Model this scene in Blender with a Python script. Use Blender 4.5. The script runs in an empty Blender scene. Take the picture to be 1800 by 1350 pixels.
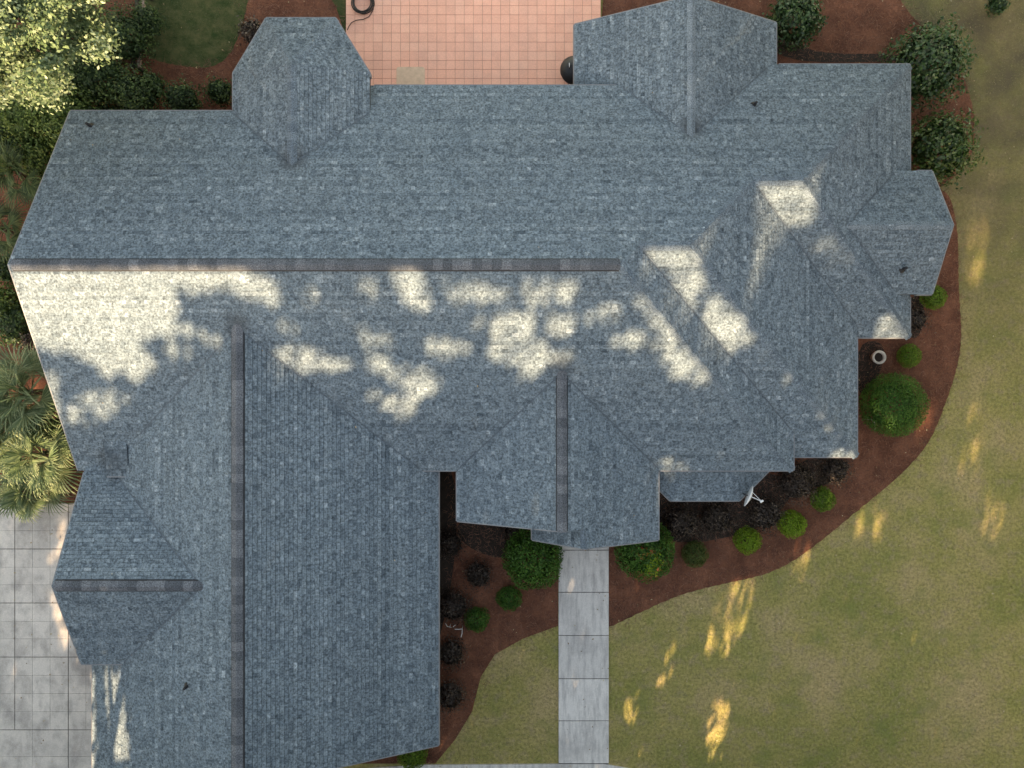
import bpy, math, random
import numpy as np
from mathutils import Vector, Matrix
random.seed(7); rng = np.random.default_rng(7)
scene = bpy.context.scene
COL = scene.collection

# ------------------------------------------------------------------ camera
H, F, CX, CY = 26.0, 1239.0, 900.0, 675.0
cam_d = bpy.data.cameras.new('camera'); cam = bpy.data.objects.new('camera', cam_d)
COL.objects.link(cam); scene.camera = cam
cam.location = (0, 0, H); cam.rotation_euler = (0, 0, 0)
cam_d.sensor_width = 36; cam_d.lens = 36 * F / 1800; cam_d.clip_end = 1000
# ------------------------------------------------------------------ light
SUN_EL = math.radians(20.5)
SH = Vector((-0.25, -0.968)).normalized()             # horizontal direction towards the sun
SUN = Vector((SH.x * math.cos(SUN_EL), SH.y * math.cos(SUN_EL), math.sin(SUN_EL)))
world = bpy.data.worlds.new('World'); scene.world = world; world.use_nodes = True
wn = world.node_tree; bg = wn.nodes['Background']
sky = wn.nodes.new('ShaderNodeTexSky'); sky.sky_type = 'NISHITA'; sky.sun_disc = False
sky.sun_elevation = SUN_EL; sky.sun_rotation = math.atan2(SH.x, SH.y)
sky.air_density = 1.0; sky.dust_density = 0.6; sky.ozone_density = 1.0
wn.links.new(sky.outputs[0], bg.inputs[0]); bg.inputs[1].default_value = 0.15
sd = bpy.data.lights.new('sun', 'SUN'); sd.energy = 4.4; sd.angle = math.radians(0.75); sd.color = (1.0, 0.925, 0.84)
so = bpy.data.objects.new('sun', sd); COL.objects.link(so); so.location = (0, 0, 40)
so.rotation_euler = SUN.to_track_quat('Z', 'Y').to_euler()
vs = scene.view_settings
vs.view_transform = 'Standard'; vs.look = 'None'; vs.gamma = 1.0; vs.use_curve_mapping = False
vs.exposure = 2.58
vs.use_white_balance = True; vs.white_balance_temperature = 11800; vs.white_balance_tint = 14
scene.cycles.max_bounces = 6

# ------------------------------------------------------------------ helpers
def P(px, py, z=0.0):
    return ((px - CX) * (H - z) / F, (CY - py) * (H - z) / F)

def tag(o, label=None, cat=None, group=None, kind=None):
    if label: o['label'] = label
    if cat: o['category'] = cat
    if group: o['group'] = group
    if kind: o['kind'] = kind
    return o

def empty(name, loc, rz=0):
    o = bpy.data.objects.new(name, None); COL.objects.link(o)
    o.location = loc; o.rotation_euler.z = rz; o.empty_display_size = .2
    return o

def link(name, me, parent=None, loc=(0, 0, 0)):
    o = bpy.data.objects.new(name, me); COL.objects.link(o); o.location = loc
    if parent is not None: o.parent = parent
    return o

class MB:
    def __init__(s): s.v = []; s.f = []; s.t = []
    def poly(s, pts, t=0.5):
        n = len(s.v); s.v += [tuple(p) for p in pts]; s.f.append(tuple(range(n, n + len(pts)))); s.t.append(t)
    def prism(s, pts, z0, z1, t=.5):                  # pts ccw 2D; z0/z1 numbers or lists
        n = len(pts)
        a = z0 if hasattr(z0, '__len__') else [z0] * n
        b = z1 if hasattr(z1, '__len__') else [z1] * n
        k = len(s.v)
        s.v += [(p[0], p[1], a[i]) for i, p in enumerate(pts)] + [(p[0], p[1], b[i]) for i, p in enumerate(pts)]
        s.f.append(tuple(range(k + n - 1, k - 1, -1))); s.f.append(tuple(range(k + n, k + 2 * n))); s.t += [t, t]
        for i in range(n):
            j = (i + 1) % n
            s.f.append((k + i, k + j, k + n + j, k + n + i)); s.t.append(t)
    def box(s, x0, x1, y0, y1, z0, z1, t=.5):
        s.prism([(x0, y0), (x1, y0), (x1, y1), (x0, y1)], z0, z1, t)
    def tube(s, pts, r, n=8, t=.5, caps=True):
        pts = [Vector(p) for p in pts]; k0 = len(s.v); m = len(pts)
        rr = r if hasattr(r, '__len__') else [r] * m
        for i, p in enumerate(pts):
            d = (pts[min(i + 1, m - 1)] - pts[max(i - 1, 0)]).normalized()
            a = d.cross(Vector((0, 0, 1)))
            if a.length < 1e-3: a = Vector((1, 0, 0))
            a.normalize(); b = d.cross(a)
            for q in range(n):
                w = 2 * math.pi * q / n
                s.v.append(tuple(p + (a * math.cos(w) + b * math.sin(w)) * rr[i]))
        for i in range(m - 1):
            for q in range(n):
                q2 = (q + 1) % n
                s.f.append((k0 + i * n + q, k0 + i * n + q2, k0 + (i + 1) * n + q2, k0 + (i + 1) * n + q)); s.t.append(t)
        if caps:
            s.f.append(tuple(k0 + q for q in range(n))[::-1]); s.t.append(t)
            s.f.append(tuple(k0 + (m - 1) * n + q for q in range(n))); s.t.append(t)
    def lathe(s, prof, n=24, c=(0, 0, 0), t=.5):
        k0 = len(s.v); m = len(prof)
        for r, z in prof:
            for q in range(n):
                w = 2 * math.pi * q / n
                s.v.append((c[0] + r * math.cos(w), c[1] + r * math.sin(w), c[2] + z))
        for i in range(m - 1):
            for q in range(n):
                q2 = (q + 1) % n
                s.f.append((k0 + i * n + q, k0 + i * n + q2, k0 + (i + 1) * n + q2, k0 + (i + 1) * n + q)); s.t.append(t)
    def mesh(s, name, mat, smooth=False):
        me = bpy.data.meshes.new(name); me.from_pydata(s.v, [], s.f); me.update()
        a = me.attributes.new('tint', 'FLOAT', 'FACE'); a.data.foreach_set('value', np.array(s.t, dtype=np.float32))
        me.materials.append(mat)
        if smooth: me.polygons.foreach_set('use_smooth', [True] * len(s.f))
        return me
    def build(s, name, mat, parent=None, smooth=False, loc=(0, 0, 0)):
        return link(name, s.mesh(name, mat, smooth), parent, loc)

def quads_mesh(name, V, nper, tint, mat, smooth=False):
    """V (N*nper,3) array: N polygons of nper vertices each"""
    N = len(V) // nper
    me = bpy.data.meshes.new(name)
    me.vertices.add(len(V)); me.vertices.foreach_set('co', V.astype(np.float32).ravel())
    me.loops.add(len(V)); me.loops.foreach_set('vertex_index', np.arange(len(V), dtype=np.int32))
    me.polygons.add(N)
    me.polygons.foreach_set('loop_start', np.arange(0, len(V), nper, dtype=np.int32))
    me.update(calc_edges=True)
    a = me.attributes.new('tint', 'FLOAT', 'FACE'); a.data.foreach_set('value', tint.astype(np.float32))
    me.materials.append(mat)
    return me

def unit(a): return a / np.maximum(np.linalg.norm(a, axis=1, keepdims=True), 1e-9)

def leaves(C, N, size, aspect=.55, jitter=.6, droop=.1):
    """rhombic leaves: centres C, outward normals N (jittered)"""
    n = len(C)
    nn = unit(N + rng.normal(0, jitter, (n, 3)))
    a = unit(np.cross(nn, rng.normal(0, 1, (n, 3)))); b = np.cross(nn, a)
    L = (size * rng.uniform(.7, 1.3, n))[:, None]
    V = np.empty((n, 4, 3))
    V[:, 0] = C - a * L * .5; V[:, 1] = C + b * L * aspect * .5 - nn * L * droop * 0 - a * L * .06
    V[:, 2] = C + a * L * .5 - nn * L * droop; V[:, 3] = C - b * L * aspect * .5 - a * L * .06
    return V.reshape(-1, 3)

# ------------------------------------------------------------------ materials
def nodes(mat):
    mat.use_nodes = True; nt = mat.node_tree; return nt, nt.nodes['Principled BSDF']
def N_(nt, typ, **kw):
    n = nt.nodes.new(typ)
    for k, v in kw.items(): setattr(n, k, v)
    return n
def ramp(nt, stops, src):
    r = N_(nt, 'ShaderNodeValToRGB'); e = r.color_ramp.elements
    while len(e) < len(stops): e.new(.5)
    for i, (p, c) in enumerate(stops):
        e[i].position = p; e[i].color = (c[0], c[1], c[2], 1)
    nt.links.new(src, r.inputs[0]); return r.outputs[0]
def mixc(nt, a, b, fac, mode='MIX'):
    m = N_(nt, 'ShaderNodeMix', data_type='RGBA', blend_type=mode)
    for sock, val in ((m.inputs[0], fac), (m.inputs[6], a), (m.inputs[7], b)):
        if hasattr(val, 'is_linked') or hasattr(val, 'links'): nt.links.new(val, sock)
        elif isinstance(val, (int, float)): sock.default_value = val
        else: sock.default_value = (val[0], val[1], val[2], 1)
    return m.outputs[2]
def noise(nt, scale, detail=4, rough=.6, vec=None, map_scale=None, rot=0):
    n = N_(nt, 'ShaderNodeTexNoise'); n.inputs['Scale'].default_value = scale
    n.inputs['Detail'].default_value = detail; n.inputs['Roughness'].default_value = rough
    tc = N_(nt, 'ShaderNodeNewGeometry').outputs['Position'] if vec is None else vec
    if map_scale:
        mp = N_(nt, 'ShaderNodeMapping'); mp.inputs['Scale'].default_value = map_scale
        mp.inputs['Rotation'].default_value = (0, 0, rot)
        nt.links.new(tc, mp.inputs[0]); tc = mp.outputs[0]
    nt.links.new(tc, n.inputs['Vector']); return n.outputs['Fac']
def attr(nt, name='tint'):
    a = N_(nt, 'ShaderNodeAttribute'); a.attribute_name = name; return a.outputs['Fac']
def bump(nt, bsdf, h, strength=.3, dist=.02):
    b = N_(nt, 'ShaderNodeBump'); b.inputs['Strength'].default_value = strength; b.inputs['Distance'].default_value = dist
    nt.links.new(h, b.inputs['Height']); nt.links.new(b.outputs[0], bsdf.inputs['Normal'])
def newmat(name, rough=.9, spec=.2):
    m = bpy.data.materials.new(name); nt, b = nodes(m)
    b.inputs['Roughness'].default_value = rough; b.inputs['Specular IOR Level'].default_value = spec
    return m, nt, b

def m_plain(name, col, rough=.7, var=.25, scale=6, spec=.3, metal=0):
    m, nt, b = newmat(name, rough, spec); b.inputs['Metallic'].default_value = metal
    c = ramp(nt, [(.3, [x * (1 - var) for x in col]), (.7, [min(1, x * (1 + var)) for x in col])], noise(nt, scale))
    nt.links.new(c, b.inputs['Base Color']); return m

def m_shingle(name, cap=False):
    m, nt, b = newmat(name, .95, .12)
    if cap:
        src = N_(nt, 'ShaderNodeObjectInfo').outputs['Random']
        c = ramp(nt, [(0, (.06, .067, .077)), (.5, (.082, .09, .102)), (1, (.115, .123, .136))], src) if cap == 'vent' else \
            ramp(nt, [(0, (.10, .13, .152)), (1, (.15, .183, .207))], src) if cap == 'pale' else \
            ramp(nt, [(0, (.075, .10, .122)), (1, (.118, .15, .175))], src)
    else:
        c = ramp(nt, [(0, (.055, .075, .09)), (.35, (.094, .123, .143)), (.7, (.134, .169, .19)), (1, (.225, .265, .287))], attr(nt))
    sc = 15 if not cap else 30
    g = noise(nt, sc, 3, .7)
    c = mixc(nt, c, ramp(nt, [(.35, (.5, .5, .5)), (.65, (1.54, 1.53, 1.52))], g), 1.0, 'MULTIPLY')
    st = noise(nt, .6, 3, .5)                        # weathering in broad patches, a little browner
    c = mixc(nt, c, mixc(nt, c, (1.0, .975, .96), 1.0, 'MULTIPLY'), ramp(nt, [(.42, (0, 0, 0)), (.66, (.6, .6, .6))], st))
    geo = N_(nt, 'ShaderNodeNewGeometry').outputs['Position']
    if not cap:
        for (sx_, sy_, sz_, rad) in ((-12.75, -2.45, 3.2, .75), (-6.7, 6.9, 4.5, .6), (5.65, 8.0, 3.95, .5), (1.5, .6, 4.6, .6), (-8.0, 1.8, 5.3, .55)):   # algae and litter stains where water is held up
            vd = N_(nt, 'ShaderNodeVectorMath', operation='DISTANCE'); nt.links.new(geo, vd.inputs[0]); vd.inputs[1].default_value = (sx_, sy_, sz_)
            mr = N_(nt, 'ShaderNodeMapRange'); mr.inputs[1].default_value = rad; mr.inputs[2].default_value = rad * .2; mr.inputs[3].default_value = 0; mr.inputs[4].default_value = .75
            nt.links.new(vd.outputs['Value'], mr.inputs[0])
            c = mixc(nt, c, (.04, .042, .045), mr.outputs[0])
    fine = noise(nt, 90, 2, .8)
    c = mixc(nt, c, ramp(nt, [(.3, (.78, .78, .78)), (.7, (1.22, 1.22, 1.22))], fine), 1.0, 'MULTIPLY')
    nt.links.new(c, b.inputs['Base Color'])
    bump(nt, b, fine, .35, .01)
    return m

def m_leaf(name, stops, trans=.35, rough=.55, spec=.3):
    m, nt, b = newmat(name, rough, spec)
    c = ramp(nt, stops, attr(nt))
    nt.links.new(c, b.inputs['Base Color'])
    tr = N_(nt, 'ShaderNodeBsdfTranslucent'); nt.links.new(c, tr.inputs[0])
    mx = N_(nt, 'ShaderNodeMixShader'); mx.inputs[0].default_value = trans
    nt.links.new(b.outputs[0], mx.inputs[1]); nt.links.new(tr.outputs[0], mx.inputs[2])
    nt.links.new(mx.outputs[0], nt.nodes['Material Output'].inputs[0]); return m

def m_concrete(name, base, dirt, streak=(9, 1.2, 1), sfac=.5):
    m, nt, b = newmat(name, .85, .25)
    oi = N_(nt, 'ShaderNodeObjectInfo').outputs['Random']
    c = mixc(nt, [x * .93 for x in base], [x * 1.06 for x in base], oi)
    s1 = noise(nt, 1.3, 5, .65, map_scale=streak)
    c = mixc(nt, c, dirt, ramp(nt, [(.45, (0, 0, 0)), (.75, (sfac,) * 3)], s1))
    s2 = noise(nt, .55, 5, .6)
    c = mixc(nt, c, dirt, ramp(nt, [(.5, (0, 0, 0)), (.72, (.75,) * 3)], s2))
    s3 = noise(nt, 25, 4, .7)
    c = mixc(nt, c, ramp(nt, [(.3, (.86,) * 3), (.7, (1.12,) * 3)], s3), 1.0, 'MULTIPLY')
    nt.links.new(c, b.inputs['Base Color']); bump(nt, b, s3, .3, .01); return m

def m_lawn():
    m, nt, b = newmat('lawn_grass', .95, .1)
    a = noise(nt, .33, 5, .6); c = ramp(nt, [(.34, (.21, .20, .066)), (.5, (.285, .236, .09)), (.66, (.36, .265, .135))], a)
    d = noise(nt, 2.3, 6, .75); c = mixc(nt, c, (.29, .21, .145), ramp(nt, [(.5, (0, 0, 0)), (.7, (.75,) * 3)], d))
    e = noise(nt, 9, 5, .8); c = mixc(nt, c, ramp(nt, [(.32, (.55, .58, .52)), (.68, (1.48, 1.42, 1.4))], e), 1.0, 'MULTIPLY')
    g = noise(nt, .9, 3, .5); c = mixc(nt, c, (.15, .175, .05), ramp(nt, [(.54, (0, 0, 0)), (.72, (.5,) * 3)], g))
    # towards the planted north-east side the turf is thin and brown
    geo = N_(nt, 'ShaderNodeNewGeometry'); sx = N_(nt, 'ShaderNodeSeparateXYZ'); nt.links.new(geo.outputs[0], sx.inputs[0])
    mr = N_(nt, 'ShaderNodeMapRange'); mr.inputs[1].default_value = -1; mr.inputs[2].default_value = 10
    nt.links.new(sx.outputs[1], mr.inputs[0])
    mu = N_(nt, 'ShaderNodeMath', operation='MULTIPLY'); nt.links.new(mr.outputs[0], mu.inputs[0])
    rr = ramp(nt, [(.35, (.55,) * 3), (.65, (1,) * 3)], noise(nt, .8, 4, .6)); nt.links.new(rr, mu.inputs[1])
    east = N_(nt, 'ShaderNodeMapRange'); east.inputs[1].default_value = 2; east.inputs[2].default_value = 8
    nt.links.new(sx.outputs[0], east.inputs[0])
    mu2 = N_(nt, 'ShaderNodeMath', operation='MULTIPLY'); nt.links.new(mu.outputs[0], mu2.inputs[0]); nt.links.new(east.outputs[0], mu2.inputs[1])
    c = mixc(nt, c, mixc(nt, (.085, .07, .042), (.125, .095, .06), d), mu2.outputs[0])
    # tree shade painted into the turf colour in the north west corner
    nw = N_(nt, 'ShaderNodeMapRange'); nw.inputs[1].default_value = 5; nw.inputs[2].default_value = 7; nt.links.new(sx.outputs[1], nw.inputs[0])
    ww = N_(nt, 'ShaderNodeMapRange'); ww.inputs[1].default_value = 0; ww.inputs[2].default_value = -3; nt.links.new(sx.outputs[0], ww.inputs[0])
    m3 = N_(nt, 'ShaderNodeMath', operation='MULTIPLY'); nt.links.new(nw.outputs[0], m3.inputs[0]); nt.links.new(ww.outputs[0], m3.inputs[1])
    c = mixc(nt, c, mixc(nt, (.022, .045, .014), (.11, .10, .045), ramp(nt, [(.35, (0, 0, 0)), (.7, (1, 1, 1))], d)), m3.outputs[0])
    nt.links.new(c, b.inputs['Base Color']); bump(nt, b, e, .6, .05); return m

def m_mulch():
    m, nt, b = newmat('pine_straw_mulch', .95, .1)
    a = noise(nt, 1.1, 5, .65); c = ramp(nt, [(.3, (.09, .036, .024)), (.5, (.155, .06, .038)), (.72, (.25, .10, .062))], a)
    d = noise(nt, 14, 5, .8); c = mixc(nt, c, ramp(nt, [(.3, (.6, .6, .6)), (.7, (1.4, 1.35, 1.3))], d), 1.0, 'MULTIPLY')
    nt.links.new(c, b.inputs['Base Color']); bump(nt, b, d, .7, .04); return m

M = {}
M['shingle'] = m_shingle('roof_shingle'); M['cap_vent'] = m_shingle('vent_cap_shingle', 'vent'); M['cap'] = m_shingle('hip_cap_shingle', 'hip'); M['cap_pale'] = m_shingle('pale_cap_shingle', 'pale')
M['deck'] = m_plain('roof_underlay', (.07, .08, .09), .95)
M['valley'] = m_plain('valley_metal', (.075, .096, .114), .9, .3)
M['drip'] = m_plain('drip_edge_metal', (.17, .17, .175), .5, .1)
M['vent_black'] = m_plain('black_plastic', (.015, .015, .018), .5, .2)
M['fascia'] = m_plain('painted_trim', (.42, .4, .37), .6, .06)
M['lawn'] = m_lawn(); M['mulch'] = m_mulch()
M['walk'] = m_concrete('walkway_concrete', (.60, .56, .53), (.27, .25, .245), (5, .8, 1), .8)
M['drive'] = m_concrete('driveway_concrete', (.53, .47, .425), (.2, .18, .17), (1.6, 1.0, 1), .75)
M['bark'] = m_plain('tree_bark', (.1, .075, .055), .95, .4, 8)
M['white'] = m_plain('white_enamel', (.7, .7, .7), .4, .04)
M['hose'] = m_plain('black_rubber', (.03, .025, .022), .5, .2)
M['timber'] = m_plain('weathered_timber', (.3, .2, .16), .85, .25)
M['timber_dark'] = m_plain('dark_timber', (.05, .04, .03), .85, .25)
M['stone_rim'] = m_plain('pale_glazed_clay', (.5, .44, .38), .5, .1)
M['soil_and_shade'] = m_plain('dark_soil_and_shade', (.03, .02, .015), .95, .3)  # soil in the pot, and painted eave shade on the beds
M['mat'] = m_plain('beige_mat', (.6, .40, .28), .9, .12)
def m_brick():
    m, nt, b = newmat('brick_wall', .9, .2)
    geo = N_(nt, 'ShaderNodeNewGeometry'); s = N_(nt, 'ShaderNodeSeparateXYZ'); nt.links.new(geo.outputs[0], s.inputs[0])
    ad = N_(nt, 'ShaderNodeMath', operation='ADD'); nt.links.new(s.outputs[0], ad.inputs[0]); nt.links.new(s.outputs[1], ad.inputs[1])
    cb = N_(nt, 'ShaderNodeCombineXYZ'); nt.links.new(ad.outputs[0], cb.inputs[0]); nt.links.new(s.outputs[2], cb.inputs[1])
    bt = N_(nt, 'ShaderNodeTexBrick'); nt.links.new(cb.outputs[0], bt.inputs['Vector'])
    bt.inputs['Scale'].default_value = 1; bt.inputs['Brick Width'].default_value = .2; bt.inputs['Row Height'].default_value = .075
    bt.inputs['Mortar Size'].default_value = .006
    bt.inputs['Color1'].default_value = (.26, .11, .075, 1); bt.inputs['Color2'].default_value = (.19, .085, .06, 1); bt.inputs['Mortar'].default_value = (.3, .28, .25, 1)
    nt.links.new(bt.outputs[0], b.inputs['Base Color']); return m
M['brick'] = m_brick()
def m_glass():
    m, nt, b = newmat('window_glass', .05, .8); b.inputs['Base Color'].default_value = (.03, .04, .05, 1); return m
M['glass'] = m_glass()
def m_tile():
    m, nt, b = newmat('terracotta_tile', .8, .3)
    oi = N_(nt, 'ShaderNodeObjectInfo').outputs['Random']
    c = ramp(nt, [(0, (.80, .375, .265)), (.3, (.82, .385, .27)), (.6, (.835, .395, .28)), (.85, (.85, .41, .29)), (1, (.86, .42, .295))], oi)
    n1 = noise(nt, 1.1, 5, .6); c = mixc(nt, c, mixc(nt, c, (.9, .93, .95), 1.0, 'MULTIPLY'), ramp(nt, [(.4, (0, 0, 0)), (.65, (1,) * 3)], n1))
    n2 = noise(nt, 30, 3, .7); c = mixc(nt, c, ramp(nt, [(.3, (.9,) * 3), (.7, (1.1,) * 3)], n2), 1.0, 'MULTIPLY')
    nt.links.new(c, b.inputs['Base Color']); return m
M['tile'] = m_tile(); M['grout'] = m_plain('tile_grout', (.40, .19, .14), .9, .15)
M['joint'] = m_plain('joint_dirt', (.09, .085, .08), .95, .3)
def L(name, a, b_, c, **k): M[name] = m_leaf(name, [(0, a), (.5, b_), (1, c)], **k)
L('leaf_ball', (.045, .10, .012), (.105, .20, .022), (.18, .30, .04))
L('leaf_ball_dark', (.018, .065, .012), (.045, .14, .022), (.10, .24, .04))
L('leaf_bright', (.08, .15, .012), (.16, .28, .022), (.26, .40, .045))
L('leaf_tuft', (.14, .24, .015), (.26, .40, .03), (.38, .5, .06))
L('leaf_olive', (.05, .075, .02), (.085, .12, .03), (.13, .16, .045))
L('leaf_camellia', (.010, .033, .012), (.028, .075, .026), (.10, .17, .07), spec=.5, rough=.4)
L('leaf_camellia_pale', (.012, .036, .01), (.04, .095, .022), (.18, .22, .09), spec=.5, rough=.4)
L('leaf_maroon', (.02, .014, .012), (.058, .04, .031), (.18, .13, .10), trans=.15)
L('leaf_under', (.014, .033, .013), (.034, .07, .026), (.10, .16, .05))
L('leaf_oak', (.04, .075, .03), (.115, .165, .075), (.32, .38, .25))
L('leaf_mid', (.03, .065, .018), (.08, .135, .035), (.2, .26, .08))
L('leaf_wood', (.015, .032, .012), (.03, .055, .02), (.05, .08, .03), trans=.06)
L('leaf_palm', (.045, .08, .032), (.11, .16, .075), (.24, .28, .15))
L('leaf_palm_dim', (.025, .05, .02), (.055, .09, .035), (.13, .17, .07))
L('grass_blade', (.12, .14, .045), (.22, .2, .085), (.38, .29, .17), trans=.3)
L('grass_blade_shaded', (.025, .045, .015), (.05, .07, .025), (.09, .1, .04), trans=.3)
L('dry_leaf', (.12, .07, .035), (.3, .2, .11), (.5, .4, .26), trans=.1)
L('straw', (.055, .023, .015), (.155, .06, .038), (.34, .155, .10), trans=.1)

# ------------------------------------------------------------------ roof description
m5 = .515; RZ = 6.27; RY = 3.344
def pl(x0, y0, z0, gx, gy): return lambda x, y: z0 + gx * (x - x0) + gy * (y - y0), (gx, gy)
def pl3(a, b, c):
    a, b, c = Vector(a), Vector(b), Vector(c); n = (b - a).cross(c - a)
    return pl(a.x, a.y, a.z, -n.x / n.z, -n.y / n.z)
back = pl(0, RY, RZ, 0, -m5)
A_e = pl(3.03, RY, RZ, -m5, 0)
slopes = []   # (what, plane, [convex polys])
slopes.append(('front', pl(0, RY, RZ, 0, m5), [[(-14.09, RY), (3.03, RY), (9.13, -2.81), (-14.09, -2.81)]]))
slopes.append(('back', back, [
    [(-14.09, RY), (-14.09, 8.71), (-4.9, 8.71), (-4.9, RY)],
    [(-4.9, RY), (-4.9, 9.75), (3.03, 9.75), (3.03, RY)],
    [(3.03, RY), (3.03, 9.75), (3.6, 9.75), (3.6, 3.914)],
    [(3.6, 3.93), (3.6, 9.75), (5.06, 9.75), (5.06, 3.93)],
    [(5.06, 3.93), (5.06, 9.75), (7.23, 9.75), (7.23, 6.1)],
    [(7.23, 6.09), (7.23, 9.75), (8.72, 10.65), (8.72, 6.09)],
    [(8.72, 6.09), (8.72, 10.65), (13.26, 10.65)]]))
slopes.append(('step1e', A_e, [[(3.03, RY), (3.6, 3.93), (9.13, -1.6), (9.13, -2.81)]]))
slopes.append(('step2f', pl(0, 3.93, 5.97, 0, m5), [[(3.6, 3.93), (5.06, 3.93), (11.4, -2.41), (9.94, -2.41)], [(9.0, -1.47), (9.94, -2.41), (9.0, -2.41)]]))
slopes.append(('step2e', pl(5.06, 0, 5.97, -m5, 0), [[(5.06, 3.93), (7.23, 6.1), (11.4, 1.93), (11.4, -2.41)]]))
slopes.append(('step3f', pl(0, 6.09, 4.85, 0, m5), [[(7.23, 6.09), (8.72, 6.09), (13.26, 1.55), (11.77, 1.55)], [(11.3, 2.02), (11.77, 1.55), (11.3, 1.55)]]))
slopes.append(('step3e', pl(8.72, 0, 4.85, -m5, 0), [[(8.72, 6.09), (13.26, 10.63), (13.26, 1.55)]]))
slopes.append(('Rw', pl(5.6, 0, 4.02, .5, 0), [[(5.6, 7.5), (5.6, 12.1), (2.1, 12.1), (2.1, 9.6)]]))
slopes.append(('Re', pl(5.6, 0, 4.02, -.5, 0), [[(5.6, 7.5), (5.6, 12.1), (8.84, 12.1), (8.84, 10.4)]]))
slopes.append(('En', pl(0, 4.98, 3.95, 0, -.55), [[(10.2, 4.98), (13.8, 4.98), (13.8, 7.0), (12.4, 7.0)]]))
slopes.append(('Es', pl(0, 4.98, 3.95, 0, .55), [[(10.2, 4.98), (13.8, 4.98), (13.8, 2.95), (12.4, 2.95)]]))
TA, TB, TC, TD, TP = (-7.83, 11.65, 3.55), (-5.62, 11.65, 3.55), (-4.53, 9.9, 3.55), (-8.88, 9.9, 3.55), (-6.70, 9.69, 4.56)
slopes.append(('Tn', pl3(TA, TB, TP), [[TA[:2], TB[:2], TP[:2]]]))
slopes.append(('Tnw', pl3(TA, TD, TP), [[TA[:2], TD[:2], TP[:2]]]))
slopes.append(('Tne', pl3(TB, TC, TP), [[TB[:2], TC[:2], TP[:2]]]))
slopes.append(('Tw', pl(-6.7, 0, 4.56, .463, 0), [[TD[:2], (-8.88, 8.5), (-6.7, 6.4), TP[:2]]]))
slopes.append(('Te', pl(-6.7, 0, 4.56, -.465, 0), [[TC[:2], (-4.53, 8.5), (-6.7, 6.4), TP[:2]]]))
slopes.append(('Ge', pl(-8.03, 0, 5.4, -.45, 0), [[(-8.03, 1.9), (-2.41, -2.5), (-2.41, -11.85), (-8.03, -11.85)]]))
slopes.append(('Gw', pl(-8.03, 0, 5.4, .45, 0), [[(-8.03, 1.9), (-8.03, -13.3), (-13.8, -13.3), (-13.8, -2.5)]]))
slopes.append(('Sn', pl(0, -6.07, 4.82, 0, -.49), [[(-13.81, -6.07), (-9.0, -6.07), (-12.9, -2.6), (-13.81, -2.6)]]))
slopes.append(('Ss', pl(0, -6.07, 4.82, 0, .49), [[(-13.81, -6.07), (-9.0, -6.07), (-12.2, -8.98), (-13.81, -8.98)]]))
slopes.append(('cr', pl(0, -2.95, 3.46, 0, .13), [[(-12.95, -2.95), (-12.25, -2.95), (-12.25, -1.75), (-12.95, -1.75)]]))
slopes.append(('Nw', pl(1.51, 0, 4.72, .49, 0), [[(1.51, .6), (1.51, -4.45), (-1.79, -4.45), (-1.79, -2.6)]]))
slopes.append(('Ne', pl(1.51, 0, 4.72, -.49, 0), [[(1.51, .6), (1.51, -4.45), (4.75, -4.45), (4.75, -2.6)]]))
slopes.append(('Pw', pl(2.23, 0, 4.367, .8, 0), [[(.65, -4.46), (.65, -5.06), (2.23, -5.06), (2.23, -4.46)]]))
slopes.append(('Pe', pl(2.23, 0, 4.367, -.49, 0), [[(2.23, -4.45), (2.23, -5.06), (4.75, -5.06), (4.75, -4.45)]]))
B1, B2, B3, B0 = (5.25, -3.87, 2.6), (7.55, -3.87, 2.6), (8.54, -2.87, 2.6), (4.72, -3.35, 2.6)
Q1, Q2 = (5.75, -2.6, 3.0), (7.05, -2.6, 3.0)
slopes.append(('bf', pl3(B1, B2, Q1), [[B1[:2], B2[:2], Q2[:2], Q1[:2]]]))
slopes.append(('br', pl3(B2, B3, Q2), [[B2[:2], B3[:2], (8.3, -2.6), Q2[:2]]]))
slopes.append(('bl', pl3(B0, B1, Q1), [[B0[:2], B1[:2], Q1[:2], (4.72, -2.6)]]))

def ccw(p):
    a = sum(p[i][0] * p[(i + 1) % len(p)][1] - p[(i + 1) % len(p)][0] * p[i][1] for i in range(len(p)))
    return list(p) if a > 0 else list(p)[::-1]
slopes = [(n, pln, [ccw(p) for p in ps]) for n, pln, ps in slopes]

def clip(poly, cp):
    for i in range(len(cp)):
        ax, ay = cp[i]; bx, by = cp[(i + 1) % len(cp)]; out = []
        if not poly: return poly
        def sd_(q): return (bx - ax) * (q[1] - ay) - (by - ay) * (q[0] - ax)
        for k in range(len(poly)):
            p, q = poly[k], poly[(k + 1) % len(poly)]; sp, sq = sd_(p), sd_(q)
            if sp >= 0: out.append(p)
            if (sp >= 0) != (sq >= 0):
                t = sp / (sp - sq); out.append((p[0] + (q[0] - p[0]) * t, p[1] + (q[1] - p[1]) * t))
        poly = out
    return poly

def height(X, Y):
    Z = np.zeros_like(X)
    for n, (fz, g), ps in slopes:
        for p in ps:
            ins = np.ones(X.shape, bool)
            for i in range(len(p)):
                ax, ay = p[i]; bx, by = p[(i + 1) % len(p)]
                ins &= ((bx - ax) * (Y - ay) - (by - ay) * (X - ax)) >= 0
            if ins.any():
                z = fz(X, Y); Z = np.where(ins, np.maximum(Z, z), Z)
    return Z

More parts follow.
